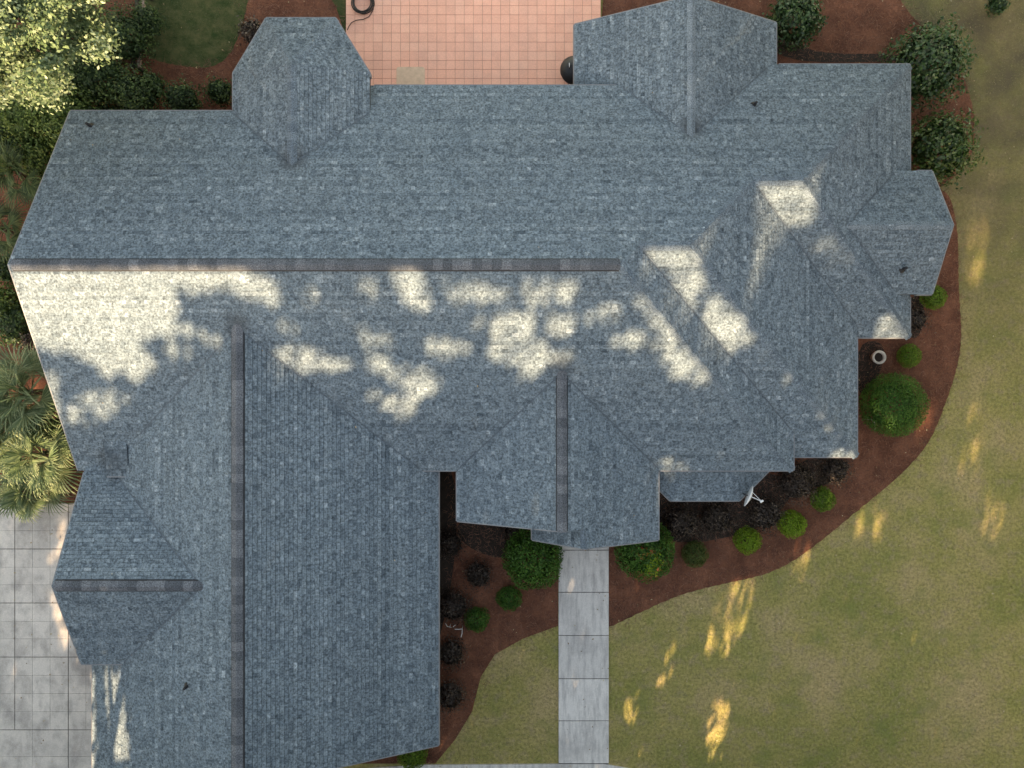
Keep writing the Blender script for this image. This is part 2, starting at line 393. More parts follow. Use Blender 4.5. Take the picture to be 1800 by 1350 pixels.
# ------------------------------------------------------------------ ground
g = MB(); g.poly([(-250, -250, 0), (250, -250, 0), (250, 250, 0), (-250, 250, 0)])
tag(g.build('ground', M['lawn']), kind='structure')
def smooth_poly(pts, k=3):
    for _ in range(k):
        q = []
        for i in range(len(pts)):
            a, b = pts[i], pts[(i + 1) % len(pts)]
            q += [(a[0] * .75 + b[0] * .25, a[1] * .75 + b[1] * .25), (a[0] * .25 + b[0] * .75, a[1] * .25 + b[1] * .75)]
        pts = q
    return pts
def inpoly(X, Y, poly):
    ins = np.zeros(X.shape, bool); n = len(poly)
    for i in range(n):
        x1, y1 = poly[i]; x2, y2 = poly[(i + 1) % n]
        c = ((y1 > Y) != (y2 > Y)) & (X < (x2 - x1) * (Y - y1) / ((y2 - y1) if y2 != y1 else 1e-9) + x1)
        ins ^= c
    return ins
beds_px = [
    # east and south-east bed
    [(1180, 300), (1660, 300), (1680, 400), (1690, 500), (1688, 600), (1668, 700), (1640, 770), (1585, 830), (1520, 890), (1450, 950), (1370, 1000), (1270, 1030), (1180, 1050), (1110, 1078), (1060, 1105), (1030, 1105), (1030, 600), (1180, 560)],
    # bed between garage and walkway
    [(700, 780), (981, 780), (981, 1100), (920, 1122), (870, 1150), (845, 1190), (830, 1250), (800, 1300), (765, 1342), (560, 1342), (600, 900)],
    # north-east bed
    [(1056, -300), (1500, -300), (1560, 0), (1680, 90), (1715, 200), (1700, 330), (1400, 420), (1056, 400)],
    # north bed left of the patio, round the lawn there
    [(230, 90), (300, 120), (395, 120), (425, 40), (440, -30), (606, -30), (606, 300), (100, 350), (60, 560), (170, 850), (170, 885), (-200, 885), (-300, 860), (-300, 800), (-300, -300), (235, -300)],
]
beds = []
for i, bp in enumerate(beds_px):
    w = [P(x, y, 0) for x, y in bp]
    if i != 1: w = smooth_poly(w, 4)
    k = len(w)
    wob = [(x + .07 * math.sin(1.3 * y + i) + .012 * math.sin(17 * y + 2 * x), y + .07 * math.sin(1.1 * x + i) + .012 * math.sin(19 * x + y)) for x, y in w]
    if i == 1: wob = w
    beds.append(wob)
    b = MB(); b.poly([(x, y, .008 + .004 * i) for x, y in ccw(wob)])
    tag(b.build('mulch_bed', M['mulch']), kind='structure')

for bp in ([(745, 815), (803, 815), (803, 1000), (745, 1230)], [(1157, 830), (1400, 830), (1390, 880), (1330, 935), (1190, 960), (1157, 930)], [(1395, 805), (1500, 805), (1480, 845), (1395, 865)], [(1505, 600), (1560, 600), (1540, 680), (1505, 700)], [(800, 905), (940, 930), (900, 990), (810, 960)], [(1595, 520), (1625, 520), (1620, 590), (1595, 598)], [(1364, 60), (1400, 60), (1420, 95), (1595, 95), (1595, 110), (1364, 110)]):  # deep eave shade laid over the beds as near-black patches
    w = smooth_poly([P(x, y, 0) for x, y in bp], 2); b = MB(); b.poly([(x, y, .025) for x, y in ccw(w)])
    tag(b.build('soil_and_shade', M['soil_and_shade']), kind='structure')
# driveway: slabs with recessed joints
drv = [P(-500, 885, 0), P(168, 885, 0), P(168, 1700, 0), P(-500, 1700, 0)]
db = MB(); db.prism(ccw(drv), -.1, .03); drive = tag(db.build('driveway', M['joint']), kind='structure')
xs = [-262, -167, -135, -103, -71, -39, -7, 26, 57, 88, 120, 151, 182]; xs = [x for x in xs if x > -80]
ys = [885, 901, 933, 965, 997, 1028, 1060, 1092, 1123, 1155, 1187, 1219, 1251, 1283, 1330, 1378]
for yi in range(len(ys) - 1):
    big = ys[yi] >= 1283
    xx = [-70, -7, 57, 120, 184] if big else xs
    for xi in range(len(xx) - 1):
        (x0, y1), (x1, y0) = P(xx[xi], ys[yi], .05), P(xx[xi + 1], ys[yi + 1], .05)
        def gap(v, lst): return .014 if v in lst else .004
        a = gap(xx[xi], (26, 120, -71)); c_ = gap(xx[xi + 1], (26, 120, -71)); t_ = gap(ys[yi], (965, 1060, 1155, 1283)); u_ = gap(ys[yi + 1], (965, 1060, 1155, 1283))
        s = MB(); cx, cy = (x0 + x1) / 2, (y0 + y1) / 2; hz = .05 + random.uniform(-.002, .002)
        s.box(x0 + a - cx, x1 - c_ - cx, y0 + u_ - cy, y1 - t_ - cy, .031, hz)
        s.build('concrete_slab', M['drive'], drive, loc=(cx, cy, 0))

# walkway
wk0, wk1 = 982, 1070
wb = MB(); (xa, ya), (xb, yb) = P(wk0, 900, .05), P(wk1, 1344, .05)
wb.box(xa + .01, xb - .01, yb, ya, -.1, .03); walk = tag(wb.build('walkway', M['joint']), kind='structure')
jy = [900, 967, 1041, 1117, 1193, 1267, 1342]
for i in range(len(jy) - 1):
    (x0, y1), (x1, y0) = P(wk0, jy[i], .05), P(wk1, jy[i + 1], .05)
    s = MB(); cx, cy = (x0 + x1) / 2, (y0 + y1) / 2
    s.box(x0 - cx, x1 - cx, y0 + .014 - cy, y1 - .014 - cy, .031, .055 + random.uniform(-.003, .003))
    s.build('concrete_slab', M['walk'], walk, loc=(cx, cy, 0))
wb = MB(); wb.prism(ccw([P(630, 1352, .05), P(735, 1345, .05), P(1060, 1343, .05), P(1110, 1352, .05), P(1130, 1500, .05), P(500, 1500, .05)]), -.1, .05)
tag(wb.build('front_path', M['walk']), kind='structure')

# patio with its own tiles
PZ = .15
(x0, y1), (x1, y0) = P(608, -40, PZ), P(1056, 175, PZ)
pb = MB(); pb.box(x0, x1, y0, y1, -.1, PZ - .012); patio = tag(pb.build('patio', M['grout']), kind='structure')
tp = (x1 - x0) / 28
tm = []
for k in range(4):
    s = MB(); h = tp / 2 - .006 + random.uniform(-.001, .001); s.box(-h, h, -h, h, -.011, random.uniform(-.001, .002)); tm.append(s.mesh('patio_tile', M['tile']))
rows = int(P(0, 0, PZ)[1] / tp)
ytop = P(0, -6, PZ)[1]
for r in range(10):
    for c in range(28):
        cy = ytop - (r + .5) * tp
        if cy < 10.35: continue
        link('patio_tile', random.choice(tm), patio, (x0 + (c + .5) * tp, cy, PZ + random.uniform(-.0015, .0015)))

# ------------------------------------------------------------------ house
house = tag(empty('house', (0, 0, 0)), 'sprawling house with blue grey shingled hip and gable roofs', 'house')
def shingles(pln, polys, cs=None):
    fz, (gx, gy) = pln; gl = math.hypot(gx, gy); up = (gx / gl, gy / gl); ev = (-up[1], up[0])
    cth = 1 / math.sqrt(1 + gl * gl); c = .128 * cth
    mb = MB(); vmin = min(p[0] * up[0] + p[1] * up[1] for q in polys for p in q); vmax = max(p[0] * up[0] + p[1] * up[1] for q in polys for p in q)
    umin = min(p[0] * ev[0] + p[1] * ev[1] for q in polys for p in q); umax = max(p[0] * ev[0] + p[1] * ev[1] for q in polys for p in q)
    v = vmin - .02
    while v < vmax:
        u = umin - random.uniform(0, .3); rowt = random.gauss(0, .07)
        while u < umax:
            w = random.choice((.07, .09, .12, .15, .2)) * random.uniform(.85, 1.15)
            hi = random.random() < .5
            t = min(1, max(0, random.gauss(.52 if hi else .44, .125) + rowt)); lift = .032 if hi else .02
            rect = [(u + .001, v), (u + w - .001, v), (u + w - .001, v + c), (u + .001, v + c)]
            uu = u; u += w
            xy = [(a * ev[0] + b * up[0], a * ev[1] + b * up[1]) for a, b in rect]
            for q in polys:
                cl = clip(ccw(xy), q)
                if len(cl) < 3: continue
                ar = abs(sum(cl[i][0] * cl[(i + 1) % len(cl)][1] - cl[(i + 1) % len(cl)][0] * cl[i][1] for i in range(len(cl))))
                if ar < 2e-4: continue
                zt = [fz(x, y) + .002 + lift * max(0, 1 - ((x * up[0] + y * up[1]) - v) / c) for x, y in cl]
                n = len(mb.v); k = len(cl)
                mb.v += [(x, y, z) for (x, y), z in zip(cl, zt)] + [(x, y, fz(x, y) - .006) for x, y in cl]
                mb.f.append(tuple(range(n, n + k))); mb.t.append(t)
                for i in range(k):
                    j = (i + 1) % k
                    ei = (cl[j][0] - cl[i][0]) * ev[0] + (cl[j][1] - cl[i][1]) * ev[1]
                    vi = (cl[j][0] + cl[i][0]) / 2 * up[0] + (cl[j][1] + cl[i][1]) / 2 * up[1]
                    if vi < v + c * .9:
                        mb.f.append((n + i, n + k + i, n + k + j, n + j)); mb.t.append(t * .6)
        v += c
    return mb
for nm, pln, polys in slopes:
    fz, _ = pln; mb = MB()
    for p in polys:
        mb.prism(p, [fz(x, y) - .14 for x, y in p], [fz(x, y) - .004 for x, y in p])
    sl = mb.build('roof_slope', M['deck'], house)
    o = shingles(pln, polys).build('shingles', M['shingle'], sl); o['kind'] = 'stuff'

# drip edges / fascia along eaves and rakes
def edge_strip(a, b, z_of=None, w=.035, h=.16):
    """a,b 3D points on the roof edge"""
    a, b = Vector(a), Vector(b); d = (b - a); d2 = Vector((d.x, d.y, 0)).normalized(); n = Vector((d2.y, -d2.x, 0))
    s = MB(); k = [a, b, b + n * w, a + n * w]
    s.v = [tuple(p + Vector((0, 0, .008))) for p in k] + [tuple(p - Vector((0, 0, h))) for p in k]
    s.f = [(0, 3, 2, 1), (4, 5, 6, 7), (0, 1, 5, 4), (1, 2, 6, 5), (2, 3, 7, 6), (3, 0, 4, 7)]; s.t = [.5] * 6
    return s.build('fascia', M['drip'], house)
SL = {n: (p[0], q) for n, p, q in slopes}
def es(nm, a, b): f = SL[nm][0]; edge_strip((a[0], a[1], f(*a)), (b[0], b[1], f(*b)))
# the strip lies to the right of a->b : walk each outline so that outside is on the right (counter-clockwise)
es('front', (-14.09, RY), (-14.09, -2.81)); es('back', (-14.09, 8.71), (-14.09, RY)); es('back', (-8.9, 8.71), (-14.09, 8.71))
es('back', (3.4, 9.75), (-4.5, 9.75)); es('front', (-2.9, -2.81), (-1.82, -2.81)); es('front', (4.79, -2.81), (9.13, -2.81))
es('step1e', (9.13, -2.81), (9.13, -1.62)); es('step2f', (9.17, -2.41), (11.4, -2.41)); es('step2e', (11.4, -2.41), (11.4, 1.55))
es('step3f', (11.44, 1.55), (13.26, 1.55)); es('step3e', (13.26, 1.55), (13.26, 2.9)); es('step3e', (13.26, 7.05), (13.26, 10.65))
es('back', (13.26, 10.65), (8.9, 10.65)); es('Es', (13.3, 2.95), (13.8, 2.95)); es('Es', (13.8, 2.95), (13.8, 4.98)); es('En', (13.8, 4.98), (13.8, 7.0)); es('En', (13.8, 7.0), (13.3, 7.0))
es('Re', (8.84, 10.7), (8.84, 12.1)); es('Re', (8.84, 12.1), (5.6, 12.1)); es('Rw', (5.6, 12.1), (2.1, 12.1)); es('Rw', (2.1, 12.1), (2.1, 9.8))
es('Te', (-4.53, 9.78), (-4.53, 9.9)); es('Tne', TC[:2], TB[:2]); es('Tn', TB[:2], TA[:2]); es('Tnw', TA[:2], TD[:2]); es('Tw', TD[:2], (-8.88, 8.75))
es('Ge', (-2.41, -11.85), (-2.41, -2.85)); es('Ge', (-8.03, -11.85), (-2.41, -11.85)); es('Gw', (-13.8, -9.0), (-13.8, -13.3)); es('Gw', (-13.8, -13.3), (-8.03, -13.3))
es('Sn', (-13.81, -2.85), (-13.81, -6.07)); es('Ss', (-13.81, -6.07), (-13.81, -8.98)); es('Ss', (-13.81, -8.98), (-12.5, -8.98))
es('Nw', (-1.79, -2.85), (-1.79, -4.45)); es('Nw', (-1.79, -4.45), (.62, -4.45)); es('Ne', (4.75, -4.3), (4.75, -2.85)); es('Nw', (.69, -4.45), (1.51, -4.45))
es('Pw', (.65, -4.5), (.65, -5.06)); es('Pw', (.65, -5.06), (2.23, -5.06)); es('Pe', (2.23, -5.06), (4.75, -5.06)); es('Pe', (4.75, -5.06), (4.75, -4.3))
es('cr', (-12.95, -2.95), (-12.28, -2.95)); es('bf', B1[:2], B2[:2]); es('br', B2[:2], B3[:2]); es('bl', B0[:2], B1[:2])

# ridge and hip caps, one object per cap shingle
def cap_mesh(L_, hw, drop, th, mat):
    s = MB(); sec = [(-hw, -drop), (-hw * .12, -drop * .06), (hw * .12, -drop * .06), (hw, -drop)]
    for x, lift in ((0, th), (L_ + .03, th * .35)):
        s.v += [(x, y, z + lift) for y, z in sec]
    for x in (0, L_ + .03): s.v += [(x, y, z - .004) for y, z in sec]
    for i in range(3): s.f.append((i, i + 4, i + 5, i + 1)); s.t.append(.5)
    for i in range(3): s.f.append((i, i + 1, i + 9, i + 8)); s.t.append(.5)
    s.f += [(0, 8, 12, 4), (3, 7, 15, 11)]; s.t += [.5, .5]
    return s.mesh('ridge_cap', mat)
def caps(a, b, hw, pitch, mat, name, parent, L_=.24, th=.02, lift=.02):
    a, b = Vector(a), Vector(b); d = b - a; n = max(1, int(d.length / L_)); l = d.length / n
    me = cap_mesh(l, hw, hw * pitch, th, mat)
    x = d.normalized(); y = Vector((0, 0, 1)).cross(x).normalized(); z = x.cross(y)
    for i in range(n):
        o = link(name, me, parent); p = a + x * (l * i) + Vector((0, 0, lift))
        j = random.uniform(-.006, .006)
        M4 = Matrix(((x.x, y.x, z.x, p.x + y.x * j), (x.y, y.y, z.y, p.y + y.y * j), (x.z, y.z, z.z, p.z), (0, 0, 0, 1)))
        o.matrix_world = M4
def ridge_vent(a, b, pitch, hw=.165):
    a, b = Vector(a), Vector(b); x = (b - a).normalized(); y = Vector((0, 0, 1)).cross(x).normalized()
    s = MB(); hb = hw + .03
    for p in (a, b):
        for q, dz in ((-hb, -hb * pitch), (0, 0), (hb, -hb * pitch)):
            s.v.append(tuple(p + y * q + Vector((0, 0, dz + .035))))
        for q, dz in ((-hb, -hb * pitch), (0, 0), (hb, -hb * pitch)):
            s.v.append(tuple(p + y * q + Vector((0, 0, dz - .03))))
    s.f = [(0, 6, 7, 1), (1, 7, 8, 2), (0, 3, 9, 6), (2, 8, 11, 5), (0, 1, 4, 3), (1, 2, 5, 4), (6, 9, 10, 7), (7, 10, 11, 8)]; s.t = [.5] * 8
    v = s.build('ridge_vent', M['vent_black'], house)
    caps(a - x * 0, b, hw, pitch, M['cap_vent'], 'ridge_cap', v, .27, .03, .05)
ridge_vent((-14.0, RY, RZ), (3.0, RY, RZ), m5, .15)
ridge_vent((-8.03, 1.75, 5.4), (-8.03, -11.9, 5.4), .45)
ridge_vent((-13.75, -6.07, 4.82), (-9.3, -6.07, 4.82), .49, .15)
ridge_vent((1.51, .4, 4.72), (1.51, -4.45, 4.72), .49, .15)
hc = []
def hip(a, b): caps(a, b, .14, .30, M['cap'], 'hip_cap', house, .24, .008, .012)
hip((9.13, -2.81, 3.10), (3.03, RY, RZ)); hip((11.4, -2.41, 2.705), (5.06, 3.93, 5.97)); hip((13.26, 1.55, 2.51), (8.72, 6.09, 4.85))
hip((13.26, 10.63, 2.51), (8.72, 6.09, 4.85)); hip((3.6, 3.93, 5.97), (5.06, 3.93, 5.97)); hip((7.23, 6.09, 4.85), (8.72, 6.09, 4.85)); hip((7.23, 6.1, 4.85), (5.06, 3.93, 5.97))
hip(TA, TP); hip(TB, TP); hip(TC, TP); hip(TD, TP)
caps(TP, (-6.7, 6.65, 4.56), .15, .45, M['cap'], 'ridge_cap', house, .24, .016, .014)
caps((5.6, 12.1, 4.02), (5.6, 7.7, 4.02), .13, .48, M['cap_pale'], 'ridge_cap', house, .24, .016, .014)
caps((13.8, 4.98, 3.95), (10.5, 4.98, 3.95), .13, .53, M['cap_pale'], 'ridge_cap', house, .24, .016, .014)
hip(B1, Q1); hip(B2, Q2); caps((2.23, -5.06, 4.367), (2.23, -4.5, 4.367), .12, .6, M['cap'], 'ridge_cap', house, .22, .014, .012)

# cut valleys: narrow dark strips where two slopes meet
def valley(n1, n2, a, b, w=.022):
    f1, f2 = SL[n1][0], SL[n2][0]; a, b = Vector((a[0], a[1], 0)), Vector((b[0], b[1], 0)); d = (b - a).normalized(); n = Vector((-d.y, d.x, 0)) * w
    k = []
    for p in (a, b):
        for q in (p - n, p, p + n): k.append((q.x, q.y, max(f1(q.x, q.y), f2(q.x, q.y)) + .03))
    s = MB(); s.v = k; s.f = [(0, 3, 4, 1), (1, 4, 5, 2)]; s.t = [.5, .5]; s.build('valley_strip', M['valley'], house)
def vline(n1, n2, x=None, y=None):     # point where two planes have the same height, given x or y
    f1, f2 = SL[n1][0], SL[n2][0]; g = lambda t: (f1(x, t) - f2(x, t)) if x is not None else (f1(t, y) - f2(t, y))
    t0, t1 = g(0.0), g(1.0); t = -t0 / (t1 - t0); return (x, t) if x is not None else (t, y)
for n1, n2, ya, yb in (('Ge', 'front', 1.5, -2.75), ('Gw', 'front', 1.5, -1.6), ('Nw', 'front', .2, -2.75), ('Ne', 'front', .2, -2.75), ('step1e', 'step2f', 3.8, -1.5), ('step2e', 'step3f', 5.95, 2.0), ('Rw', 'back', 7.9, 9.65), ('Re', 'back', 7.9, 10.5), ('Tw', 'back', 6.85, 8.6), ('Te', 'back', 6.85, 8.6)):
    valley(n1, n2, vline(n1, n2, y=ya), vline(n1, n2, y=yb))
valley('Sn', 'Gw', vline('Sn', 'Gw', y=-5.9), vline('Sn', 'Gw', y=-3.0)); valley('Ss', 'Gw', vline('Ss', 'Gw', y=-6.25), vline('Ss', 'Gw', y=-8.9))
valley('En', 'step3e', vline('En', 'step3e', y=5.2), vline('En', 'step3e', y=6.9)); valley('Es', 'step3e', vline('Es', 'step3e', y=4.8), vline('Es', 'step3e', y=3.1))
# plumbing vents
for px, py in ((160, 222), (1325, 185), (1586, 473), (330, 1205)):
    best = None
    for it in range(400):
        z = 6.3 - it * .01; x, y = P(px, py, z)
        if float(height(np.array([x]), np.array([y]))[0]) >= z: best = (x, y, z); break
    s = MB(); s.lathe([(0, .26), (.038, .26), (.045, .25), (.045, .04), (.11, .0), (.13, -.06)], 12)
    s.build('vent_pipe', M['vent_black'], house, True, best)

# walls
w = MB(); wt = 2.75
w.box(-13.65, 8.7, -2.35, 8.25, 0, wt + .25); w.box(-4.6, 8.5, 8.26, 9.3, 0, 2.7); w.box(2.55, 8.4, 9.31, 11.7, 0, 2.3)
w.box(8.71, 10.95, -1.95, 10.2, 0, 2.5); w.box(10.96, 12.8, 2.0, 10.19, 0, 2.3); w.box(12.81, 13.4, 3.4, 6.55, 0, 2.6)
w.box(-13.35, -2.85, -11.5, -2.36, 0, 2.7); w.box(-13.39, -11, -8.55, -2.9, 0, 3.0)
w.box(-1.35, 4.3, -4.0, -2.36, 0, 2.85)
w.prism([(-8.4, 8.26), (-5.0, 8.26), (-5.0, 9.8), (-5.8, 11.2), (-7.65, 11.2), (-8.4, 9.8)], 0, 3.3)
w.prism([(5.1, -2.36), (5.1, -3.1), (5.5, -3.5), (7.35, -3.5), (8.1, -2.8), (8.1, -2.36)], 0, 2.5)
w.build('wall', M['brick'], house)
def gable(p0, p1, zb, apex):      # thin triangular wall under a rake
    s = MB(); d = Vector((p1[0] - p0[0], p1[1] - p0[1], 0)).normalized(); n = Vector((d.y, -d.x, 0)) * .12
    T = [Vector((p0[0], p0[1], zb)), Vector((p1[0], p1[1], zb)), Vector(apex)]
    s.v = [tuple(q) for q in T] + [tuple(q + n) for q in T]
    s.f = [(0, 2, 1), (3, 4, 5), (0, 1, 4, 3), (1, 2, 5, 4), (2, 0, 3, 5)]; s.t = [.5] * 5; s.build('gable_wall', M['fascia'], house)
gable((-13.7, 8.2), (-13.7, -2.3), 3.01, (-13.7, RY, 5.95)); gable((-13.3, -8.6), (-13.3, -3.0), 3.01, (-13.3, -6.07, 4.5))
gable((2.6, 11.6), (8.4, 11.6), 2.31, (5.6, 11.6, 3.75)); gable((13.35, 3.4), (13.35, 6.55), 2.61, (13.35, 4.98, 3.7))
gable((-13.3, -11.5), (-2.9, -11.5), 2.71, (-8.03, -11.5, 5.1)); gable((-1.3, -4.02), (4.3, -4.02), 2.86, (1.51, -4.02, 4.4))
# windows, front door, porch posts, garage doors
def window(cx, cy, z, w_, h_, ax):
    s = MB(); t = .04
    for (a0, a1, b0, b1) in ((-w_ / 2, w_ / 2, -.06, 0), (-w_ / 2, w_ / 2, h_, h_ + .06), (-w_ / 2 - .06, -w_ / 2, -.06, h_ + .06), (w_ / 2, w_ / 2 + .06, -.06, h_ + .06), (-.02, .02, 0, h_)):
        if ax == 'x': s.box(a0, a1, -t, t, b0, b1)
        else: s.box(-t, t, a0, a1, b0, b1)
    f = s.build('window', M['white'], house, loc=(cx, cy, z)); g_ = MB()
    if ax == 'x': g_.box(-w_ / 2, w_ / 2, -.012, .012, 0, h_)
    else: g_.box(-.012, .012, -w_ / 2, w_ / 2, 0, h_)
    g_.build('pane', M['glass'], f)
window(6.4, -3.52, .8, 1.4, 1.4, 'x'); window(-.6, -4.02, .8, .9, 1.5, 'x'); window(9.9, -1.97, .8, 1.1, 1.4, 'x'); window(12, 1.98, .8, .9, 1.3, 'x')
window(-2.83, -5, .9, 1.0, 1.3, 'y'); window(-2.83, -9, .9, 1.0, 1.3, 'y'); window(13.42, 5, .9, 1.1, 1.3, 'y'); window(12.82, 9, .9, .9, 1.2, 'y')
window(-6.7, 11.22, .8, 1.2, 1.4, 'x'); window(-2, 9.32, .3, 1.8, 2.0, 'x'); window(1, 9.32, .3, 1.8, 2.0, 'x')
s = MB(); s.box(2.1, 3.1, -4.07, -4.01, .06, 2.15); s.build('front_door', M['timber_dark'], house)
for x in (.95, 4.45):
    s = MB(); s.box(x - .09, x + .09, -4.95, -4.77, 0, 3.0); s.build('porch_post', M['white'], house)
s = MB(); s.box(.8, 4.6, -5.0, -4.08, -.05, .12); s.build('porch_step', M['walk'], house)

# ------------------------------------------------------------------ small things
# satellite dish by the bay roof
dz = 3.0; dx, dy = P(1316, 872, dz)
dish = tag(empty('satellite_dish', (dx, dy, dz)), 'white satellite dish on an arm beside the bay window roof', 'satellite dish')
s = MB(); prof = [(0, .07), (.1, .062), (.2, .035), (.29, 0), (.285, -.012), (.2, .02), (0, .055)]
s.lathe([(r, z) for r, z in prof], 28); o = s.build('reflector', M['white'], dish, True)
o.scale = (1.25, 1.25, 1.25); o.rotation_euler = (Vector((.90, -.38, .22))).to_track_quat('Z', 'Y').to_euler(); 
s = MB(); s.tube([(.02, .0, -.1), (.22, -.08, -.12), (.42, -.17, .0)], .016, 6); s.tube([(.1, .14, .05), (.42, -.17, .0)], .008, 5); s.build('feed_arm', M['white'], dish)
s = MB(); s.tube([(.38, -.20, 0), (.47, -.14, .01)], .035, 8); s.build('feed_horn', M['white'], dish)
s = MB(); s.tube([(-.02, .02, -.05), (-.03, .0, -.2), (-.1, .05, -.5)], .02, 8); s.build('mounting_pole', M['vent_black'], dish)

# round pot in the bed
px_, py_ = P(1545, 628, .35)
pot = tag(empty('garden_pot', (px_, py_, 0)), 'round pot with a pale rim standing in the red mulch bed', 'pot')
s = MB(); s.lathe([(.12, 0), (.16, .05), (.24, .3), (.255, .36), (.25, .39), (.20, .395), (.17, .37), (.165, .30)], 24); s.build('bowl', M['stone_rim'], pot, True)
s = MB(); s.lathe([(0, .30), (.175, .30)], 24); s.build('soil_and_shade', M['soil_and_shade'], pot)
# pale curved ornament west of the big ball shrub
ox, oy = P(1530, 742, .3)
orn = tag(empty('garden_hook', (ox, oy, 0)), 'pale curved metal hook stuck between the eave and big round shrub', 'garden ornament')
s = MB(); s.tube([(-.1, .1, 0), (-.1, .1, .3), (-.02, .1, .42), (.08, .0, .42), (.14, -.16, .35), (.16, -.26, .3)], .022, 8); s.build('hook', M['stone_rim'], orn, True)
# white antler like branches near the garage
for (qx, qy, lab, rz) in ((790, 1105, 'pale curved garden stake nearest the garage eave', 0), (812, 1108, 'pale curved garden stake beside the small dark green shrub', 2.4)):
    a_, b_ = P(qx, qy, .5); e = tag(empty('garden_stake', (a_, b_, 0), rz), lab, 'garden stake', 'pale curved garden stakes')
    s = MB(); s.tube([(0, 0, 0), (0, 0, .35), (.1, .04, .5), (.22, .14, .52)], .012, 6); s.tube([(0, 0, .35), (-.08, .08, .5), (-.14, .2, .52)], .011, 6); s.build('prong', M['white'], e)
# hose coil on the patio
hx, hy = P(638, 6, PZ + .05)
hose = tag(empty('garden_hose', (hx, hy, PZ + .004)), 'coiled black garden hose lying at the patio corner', 'hose')
s = MB(); pts = []
for i in range(150):
    a = i * .22; r = .36 + .035 * math.sin(a * .37) + .03 * math.cos(a * .9); pts.append((r * math.cos(a), r * math.sin(a) + .02 * math.sin(a * .21), .02 + .03 * (i // 29) * .8))
s.tube(pts, .020, 6); tail = [(pts[0][0], pts[0][1], .02), (.42, -.15, .02), (.3, -.5, .02), (0, -.62, .02), (-.3, -.62, .02), (-.5, -.74, .02), (-.58, -.84, .02), (-.6, -1.1, .02)]
s.tube([(.36, 0, .02), (.38, -.2, .02), (.22, -.47, .02), (0, -.57, .02), (-.25, -.6, .02), (-.42, -.68, .02), (-.52, -.82, .02), (-.58, -.96, .02)], .014, 6)
s.build('hose_coil', M['hose'], hose, True)
# beige mat at the patio edge
mx, my = P(722, 136, PZ); mt = MB(); r = .5
out = []
for (cx, cy, a0) in ((.42, -.28, -90), (.42, .28, 0), (-.42, .28, 90), (-.42, -.28, 180)):
    for k in range(5):
        a = math.radians(a0 + k * 22.5); out.append((cx + .1 * math.cos(a), cy + .1 * math.sin(a)))
mt.prism(out, 0.002, .018)
tag(mt.build('door_mat', M['mat'], loc=(mx, my, PZ)), 'small beige mat on the pink patio tiles beside the eave', 'mat')
# black kettle grill half under the eave
gx_, gy_ = P(1010, 119, 1.0)
gr = tag(empty('kettle_grill', (gx_, gy_, PZ)), 'black round kettle grill half hidden under the eave', 'grill')
s = MB(); s.lathe([(0, 1.02), (.12, 1.01), (.3, .94), (.44, .82), (.5, .7), (.505, .66)], 28); lid = s.build('lid', M['vent_black'], gr, True)
s = MB(); s.tube([(-.2, -.05, .99), (-.2, -.05, 1.06), (-.2, .07, 1.06), (-.2, .07, .99)], .014, 6); s.build('handle', M['white'], lid)
s = MB(); s.lathe([(.5, .655), (.46, .5), (.3, .36), (0, .3)], 28); s.build('bowl', M['vent_black'], gr, True)
for k in range(3):
    a = k * 2.094; s = MB(); s.tube([(.3 * math.cos(a), .3 * math.sin(a), .4), (.42 * math.cos(a), .42 * math.sin(a), 0)], .016, 6); s.build('leg', M['vent_black'], gr)
# timber edging beside the north lawn
for (qx, qy0, qy1, z, lab) in ((243, -30, 28, .9, 'dark and pale timber trellis post row at the picture top by the sunlit tree'), (236, 72, 118, .6, 'short dark timber trellis section on red mulch below the north lawn')):
    (ax_, ay_), (bx_, by_) = P(qx, qy0, z), P(qx, qy1, z)
    t = tag(empty('timber_trellis', (ax_, by_, 0)), lab, 'trellis', 'timber trellis sections')
    L_ = ay_ - by_
    s = MB(); s.box(-.12, -.02, 0, L_, z - .12, z); s.build('dark_rail', M['timber_dark'], t)
    s = MB(); s.box(.1, .2, 0, L_, z - .12, z - .02); s.build('pale_rail', M['timber'], t)
    for yy in (.1, L_ - .1):
        s = MB(); s.box(-.019, .099, yy - .05, yy + .05, 0, z - .02); s.build('post', M['timber_dark'], t)

# ------------------------------------------------------------------ plants
def sphere_pts(n, lo=-.55):
    u = rng.uniform(lo, 1, n); a = rng.uniform(0, 2 * np.pi, n); r = np.sqrt(1 - u * u)
    return np.stack([r * np.cos(a), r * np.sin(a), u], 1)
def bumps(D, k, amp, seed):
    r2 = np.random.default_rng(seed); f = np.zeros(len(D))
    for _ in range(k):
        w_ = r2.normal(0, 1, 3); w_ /= np.linalg.norm(w_); f += np.sin(D @ w_ * r2.uniform(4, 10) + r2.uniform(0, 6))
    return 1 + amp * f / math.sqrt(k)
def stems(parent, r, h, n=5, mat='bark'):
    s = MB()
    for k in range(n):
        a = 6.283 * k / n + random.random(); q = r * random.uniform(.25, .5)
        s.tube([(0.03 * math.cos(a), .03 * math.sin(a), 0), (q * .5 * math.cos(a), q * .5 * math.sin(a), h * .35), (q * math.cos(a), q * math.sin(a), h * .7)], [.03, .02, .01], 5)
    return s.build('stem', M[mat], parent)
SHC = [0]
